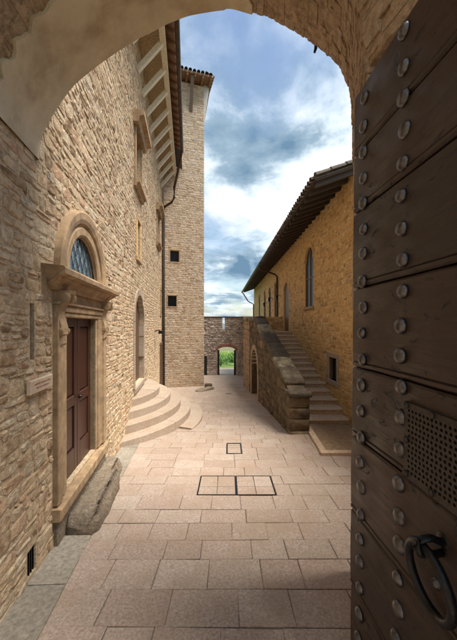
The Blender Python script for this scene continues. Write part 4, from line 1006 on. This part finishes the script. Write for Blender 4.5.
# right pier: splayed jamb of squared stones
z = -2.35; k = 0
while z < 1.42:
    h = min(random.uniform(.2,.3),1.45-z)
    if h < .05: break
    e = random.uniform(-.012,.012)
    MB().hexa([(1.055+e,YF+.01+e,z+.004),(1.45,YF+.01+e,z+.004),(1.45,1.62,z+.004),(.74+e,1.62,z+.004),(1.055+e,YF+.01+e,z+h-.004),(1.45,YF+.01+e,z+h-.004),(1.45,1.62,z+h-.004),(.74+e,1.62,z+h-.004)]).build('pier_stone','archstone',GA); z += h
MB().box((1.3,.2,-2.1),(1.7,1.615,1.2)).build('passage_wall','archstone',GA)

# ================================================================== GATE LEAF
GL = empty('gate_leaf', GF.P(.9,-1.9,0), 'dark brown studded wooden gate leaf standing open with iron ring', 'gate')
zs = [-1.86,-1.66,-1.30,-.92,-.55,-.205,.18,.55,.83,1.13]
D0, D1 = .16, 1.50
def lean(z): return .009*(z-.0)      # the leaf leans very slightly
class GFr:
    n = GF.n; a = GF.a
    def P(s,d,z,w=0): return GF.P(d+lean(z)*-1.6,z,w-lean(z)*.3)
G = GFr()
for k,(a,b_) in enumerate(zip(zs,zs[1:])):
    n = 16; rings = []; dw = random.Random(k+3).uniform(-.004,.004)
    for i in range(n+1):
        d = D0+(D1-D0)*i/n; j1 = noise.noise(Vector((d*6,k*3,1)))*.004; j2 = noise.noise(Vector((d*6,k*3+3,1)))*.004
        e = random.uniform(-.003,.003) if i == n else 0
        rings.append([G.P(d+e,a+.001,-.06),G.P(d+e,a+.003+j1,-.004+dw),G.P(d+e,a+.010+j1,.005+dw),G.P(d+e,a+.022+j1,.006+dw),G.P(d+e,a+.026+j1,-.001+dw),G.P(d+e,a+.031+j1,.004+dw),G.P(d+e,(a+b_)/2,.006+dw),G.P(d+e,b_-.012+j2,.004+dw),G.P(d+e,b_-.003+j2,-.004+dw),G.P(d+e,b_-.001,-.06)])
    MB().loft(rings).build('plank','gate_wood',GL)
MB().hexa([G.P(d,z,w_) for w_ in (-.10,-.061) for d,z in ((D0,-1.86),(D1-.01,-1.86),(D1-.01,1.13),(D0,1.13))]).build('backing','gate_wood',GL)
srng = random.Random(9); sp = None
for dcol,z00,dz in ((1.40,1.048,.1205),(1.115,1.07,.1185),(.70,1.05,.12),(.36,1.03,.12)):
    z = z00
    while z > -1.84:
        if not (dcol < 1.0 and (-.60 < z < -.2 or -1.02 < z < -.6)):
            m = MB(); m.dome(G.P(dcol+srng.uniform(-.008,.008),z+srng.uniform(-.008,.008),.004),GF.n,srng.uniform(.027,.033),.022,14)
            m.build('stud','iron',GL,True)
        z -= dz
# perforated iron plate
pt = MB(); d0p,d1p,z0p,z1p = .70,1.085,-.545,-.275; nd,nz_ = 21,15; wv = .013
cd, cz = (d1p-d0p)/nd, (z1p-z0p)/nz_
for i in range(nd):
    for j in range(nz_):
        a,c = d0p+i*cd, z0p+j*cz; cx,cy = a+cd/2+(.0018 if j%2 else -.0018), c+cz/2
        edge = i in (0,nd-1) or j in (0,nz_-1)
        if edge: pt.add([G.P(a,c,wv),G.P(a+cd,c,wv),G.P(a+cd,c+cz,wv),G.P(a,c+cz,wv)],[(0,1,2,3)],.5)
        else:
            o4 = [G.P(a,c,wv),G.P(a+cd/2,c,wv),G.P(a+cd,c,wv),G.P(a+cd,c+cz/2,wv),G.P(a+cd,c+cz,wv),G.P(a+cd/2,c+cz,wv),G.P(a,c+cz,wv),G.P(a,c+cz/2,wv)]
            ang = [-135,-90,-45,0,45,90,135,180]; i8 = [G.P(cx+.0058*math.cos(R(t)),cy+.0058*math.sin(R(t)),wv) for t in ang]; b8 = [G.P(cx+.0058*math.cos(R(t)),cy+.0058*math.sin(R(t)),-.006) for t in ang]
            pt.add(o4+i8+b8,[(q,(q+1)%8,8+(q+1)%8,8+q) for q in range(8)]+[(8+q,8+(q+1)%8,16+(q+1)%8,16+q) for q in range(8)]+[(16,17,18,19,20,21,22,23)],.5)
for (a,b_) in (((d0p,z0p),(d1p,z0p)),((d1p,z0p),(d1p,z1p)),((d1p,z1p),(d0p,z1p)),((d0p,z1p),(d0p,z0p))):
    pt.add([G.P(*a,wv),G.P(*b_,wv),G.P(*b_,.0),G.P(*a,.0)],[(0,1,2,3)],.5)
plate = pt.build('iron_plate','plate_iron',GL,norm=False)
for d in (d0p+.012,d0p+.13,d0p+.25,d1p-.012):
    for z in (z0p+.012,(z0p+z1p)/2,z1p-.012):
        if z == (z0p+z1p)/2 and d not in (d0p+.012,d1p-.012): continue
        MB().dome(G.P(d,z,wv),GF.n,.013,.010,8).build('rivet','plate_iron',plate,True)
# ring handle on a staple
rc = (.905,-.775); rg_ = [];
for k in range(28):
    a = 2*math.pi*k/28; rg_.append(G.P(rc[0]+.088*math.cos(a), rc[1]+.104*math.sin(a), .050-.018*math.sin(a)*-1))
ring = MB().tube(rg_,.0135,12,closed=True,ref=GF.n).build('ring_handle','dark_iron',GL,True)
m = MB(); m.tube([G.P(rc[0]+.0,rc[1]+.110,.0),G.P(rc[0],rc[1]+.130,.045),G.P(rc[0],rc[1]+.125,.08),G.P(rc[0],rc[1]+.104,.092),G.P(rc[0],rc[1]+.083,.08),G.P(rc[0],rc[1]+.078,.045),G.P(rc[0],rc[1]+.083,.0)],.011,8); m.build('staple','dark_iron',ring,True)
MB().dome(G.P(rc[0],rc[1]+.12,.004),GF.n,.028,.010,12).build('ring_boss','dark_iron',ring,True)
MB().dome(G.P(rc[0]+.02,rc[1]-.03,.004),GF.n,.017,.02,10).build('strike_stud','iron',GL,True)

# ================================================================== BEYOND THE FAR GATE
m = MB(); m.add([(x,y,z+.012) for y,z in prof[3:7] for x in (-12,12)],[(0,1,3,2),(2,3,5,4),(4,5,7,6)],.5)
tagit(m.build('lawn','lawn',None,norm=False),'green lawn on the slope beyond the far gateway',None,None,'structure')
m = MB(); m.add([(x,y,z) for y,z in ((21.0,-3.585),(22.4,-3.665),(26,-3.94),(29.5,-4.26)) for x in (-1.6,1.4)],[(0,1,3,2),(2,3,5,4),(4,5,7,6)],.6)
tagit(m.build('path','paving',None,norm=False),'pale path leaving through the far gateway',None,None,'structure')
def bush(name,c,rx,ry,rz_,n,mat,label,seed,trunk=.4,cat='shrub',group=None):
    rg = random.Random(seed); t = empty(name,c,label,cat,group); C = Vector(c); m = MB()
    lobes = [(Vector((rg.uniform(-.55,.55)*rx,rg.uniform(-.55,.55)*ry,rz_*rg.uniform(.55,1.35))),rg.uniform(.4,.7)) for _ in range(9)]
    for k in range(n):
        lc,q = rg.choice(lobes); v = Vector((rg.gauss(0,1),rg.gauss(0,1),rg.gauss(0,1))).normalized()*rg.uniform(.55,1)**.5
        p = C+lc+Vector((v.x*rx*q,v.y*ry*q,v.z*rz_*q)); p.z = max(p.z,c[2]+.05); s = rg.uniform(.05,.11)
        a = Vector((rg.gauss(0,1),rg.gauss(0,1),rg.gauss(0,1))).normalized(); b_ = a.orthogonal().normalized()
        m.add([p-a*s,p+b_*s*.5,p+a*s,p-b_*s*.5],[(0,1,2,3)],rg.random())
    m.build('crown' if cat == 'tree' else 'foliage',mat,t,norm=False)
    tr = MB()
    for k in range(4 if cat != 'tree' else 1):
        a = rg.uniform(0,6.28); tr.tube([C+Vector((0,0,-.1)),C+Vector((.1*math.cos(a),.1*math.sin(a),trunk)),C+Vector((rx*.4*math.cos(a),ry*.4*math.sin(a),rz_*1.1))],[.06,.05,.02],6)
    tr.build('trunk' if cat == 'tree' else 'stem','bark',t)
def zg(y):
    for (a,za),(b_,zb_) in zip(prof,prof[1:]):
        if a <= y <= b_: return za+(zb_-za)*(y-a)/(b_-a)
bush('shrub',(-.9,35.5,zg(35.5)),1.1,.9,.85,2600,M['leaf'],'dark green shrub growing on the lawn beyond the far gateway',1,group='dark shrubs beyond the gateway')
bush('shrub',(.9,37,zg(37)),1.2,.9,1.0,2600,M['leaf'],'dark green shrub growing on the lawn beyond the far gateway',2,group='dark shrubs beyond the gateway')
bush('shrub',(-.2,41,zg(41)),1.6,1.1,1.0,2600,M['leaf_light'],'bright yellow green shrub behind the dark shrubs beyond the gateway',3)
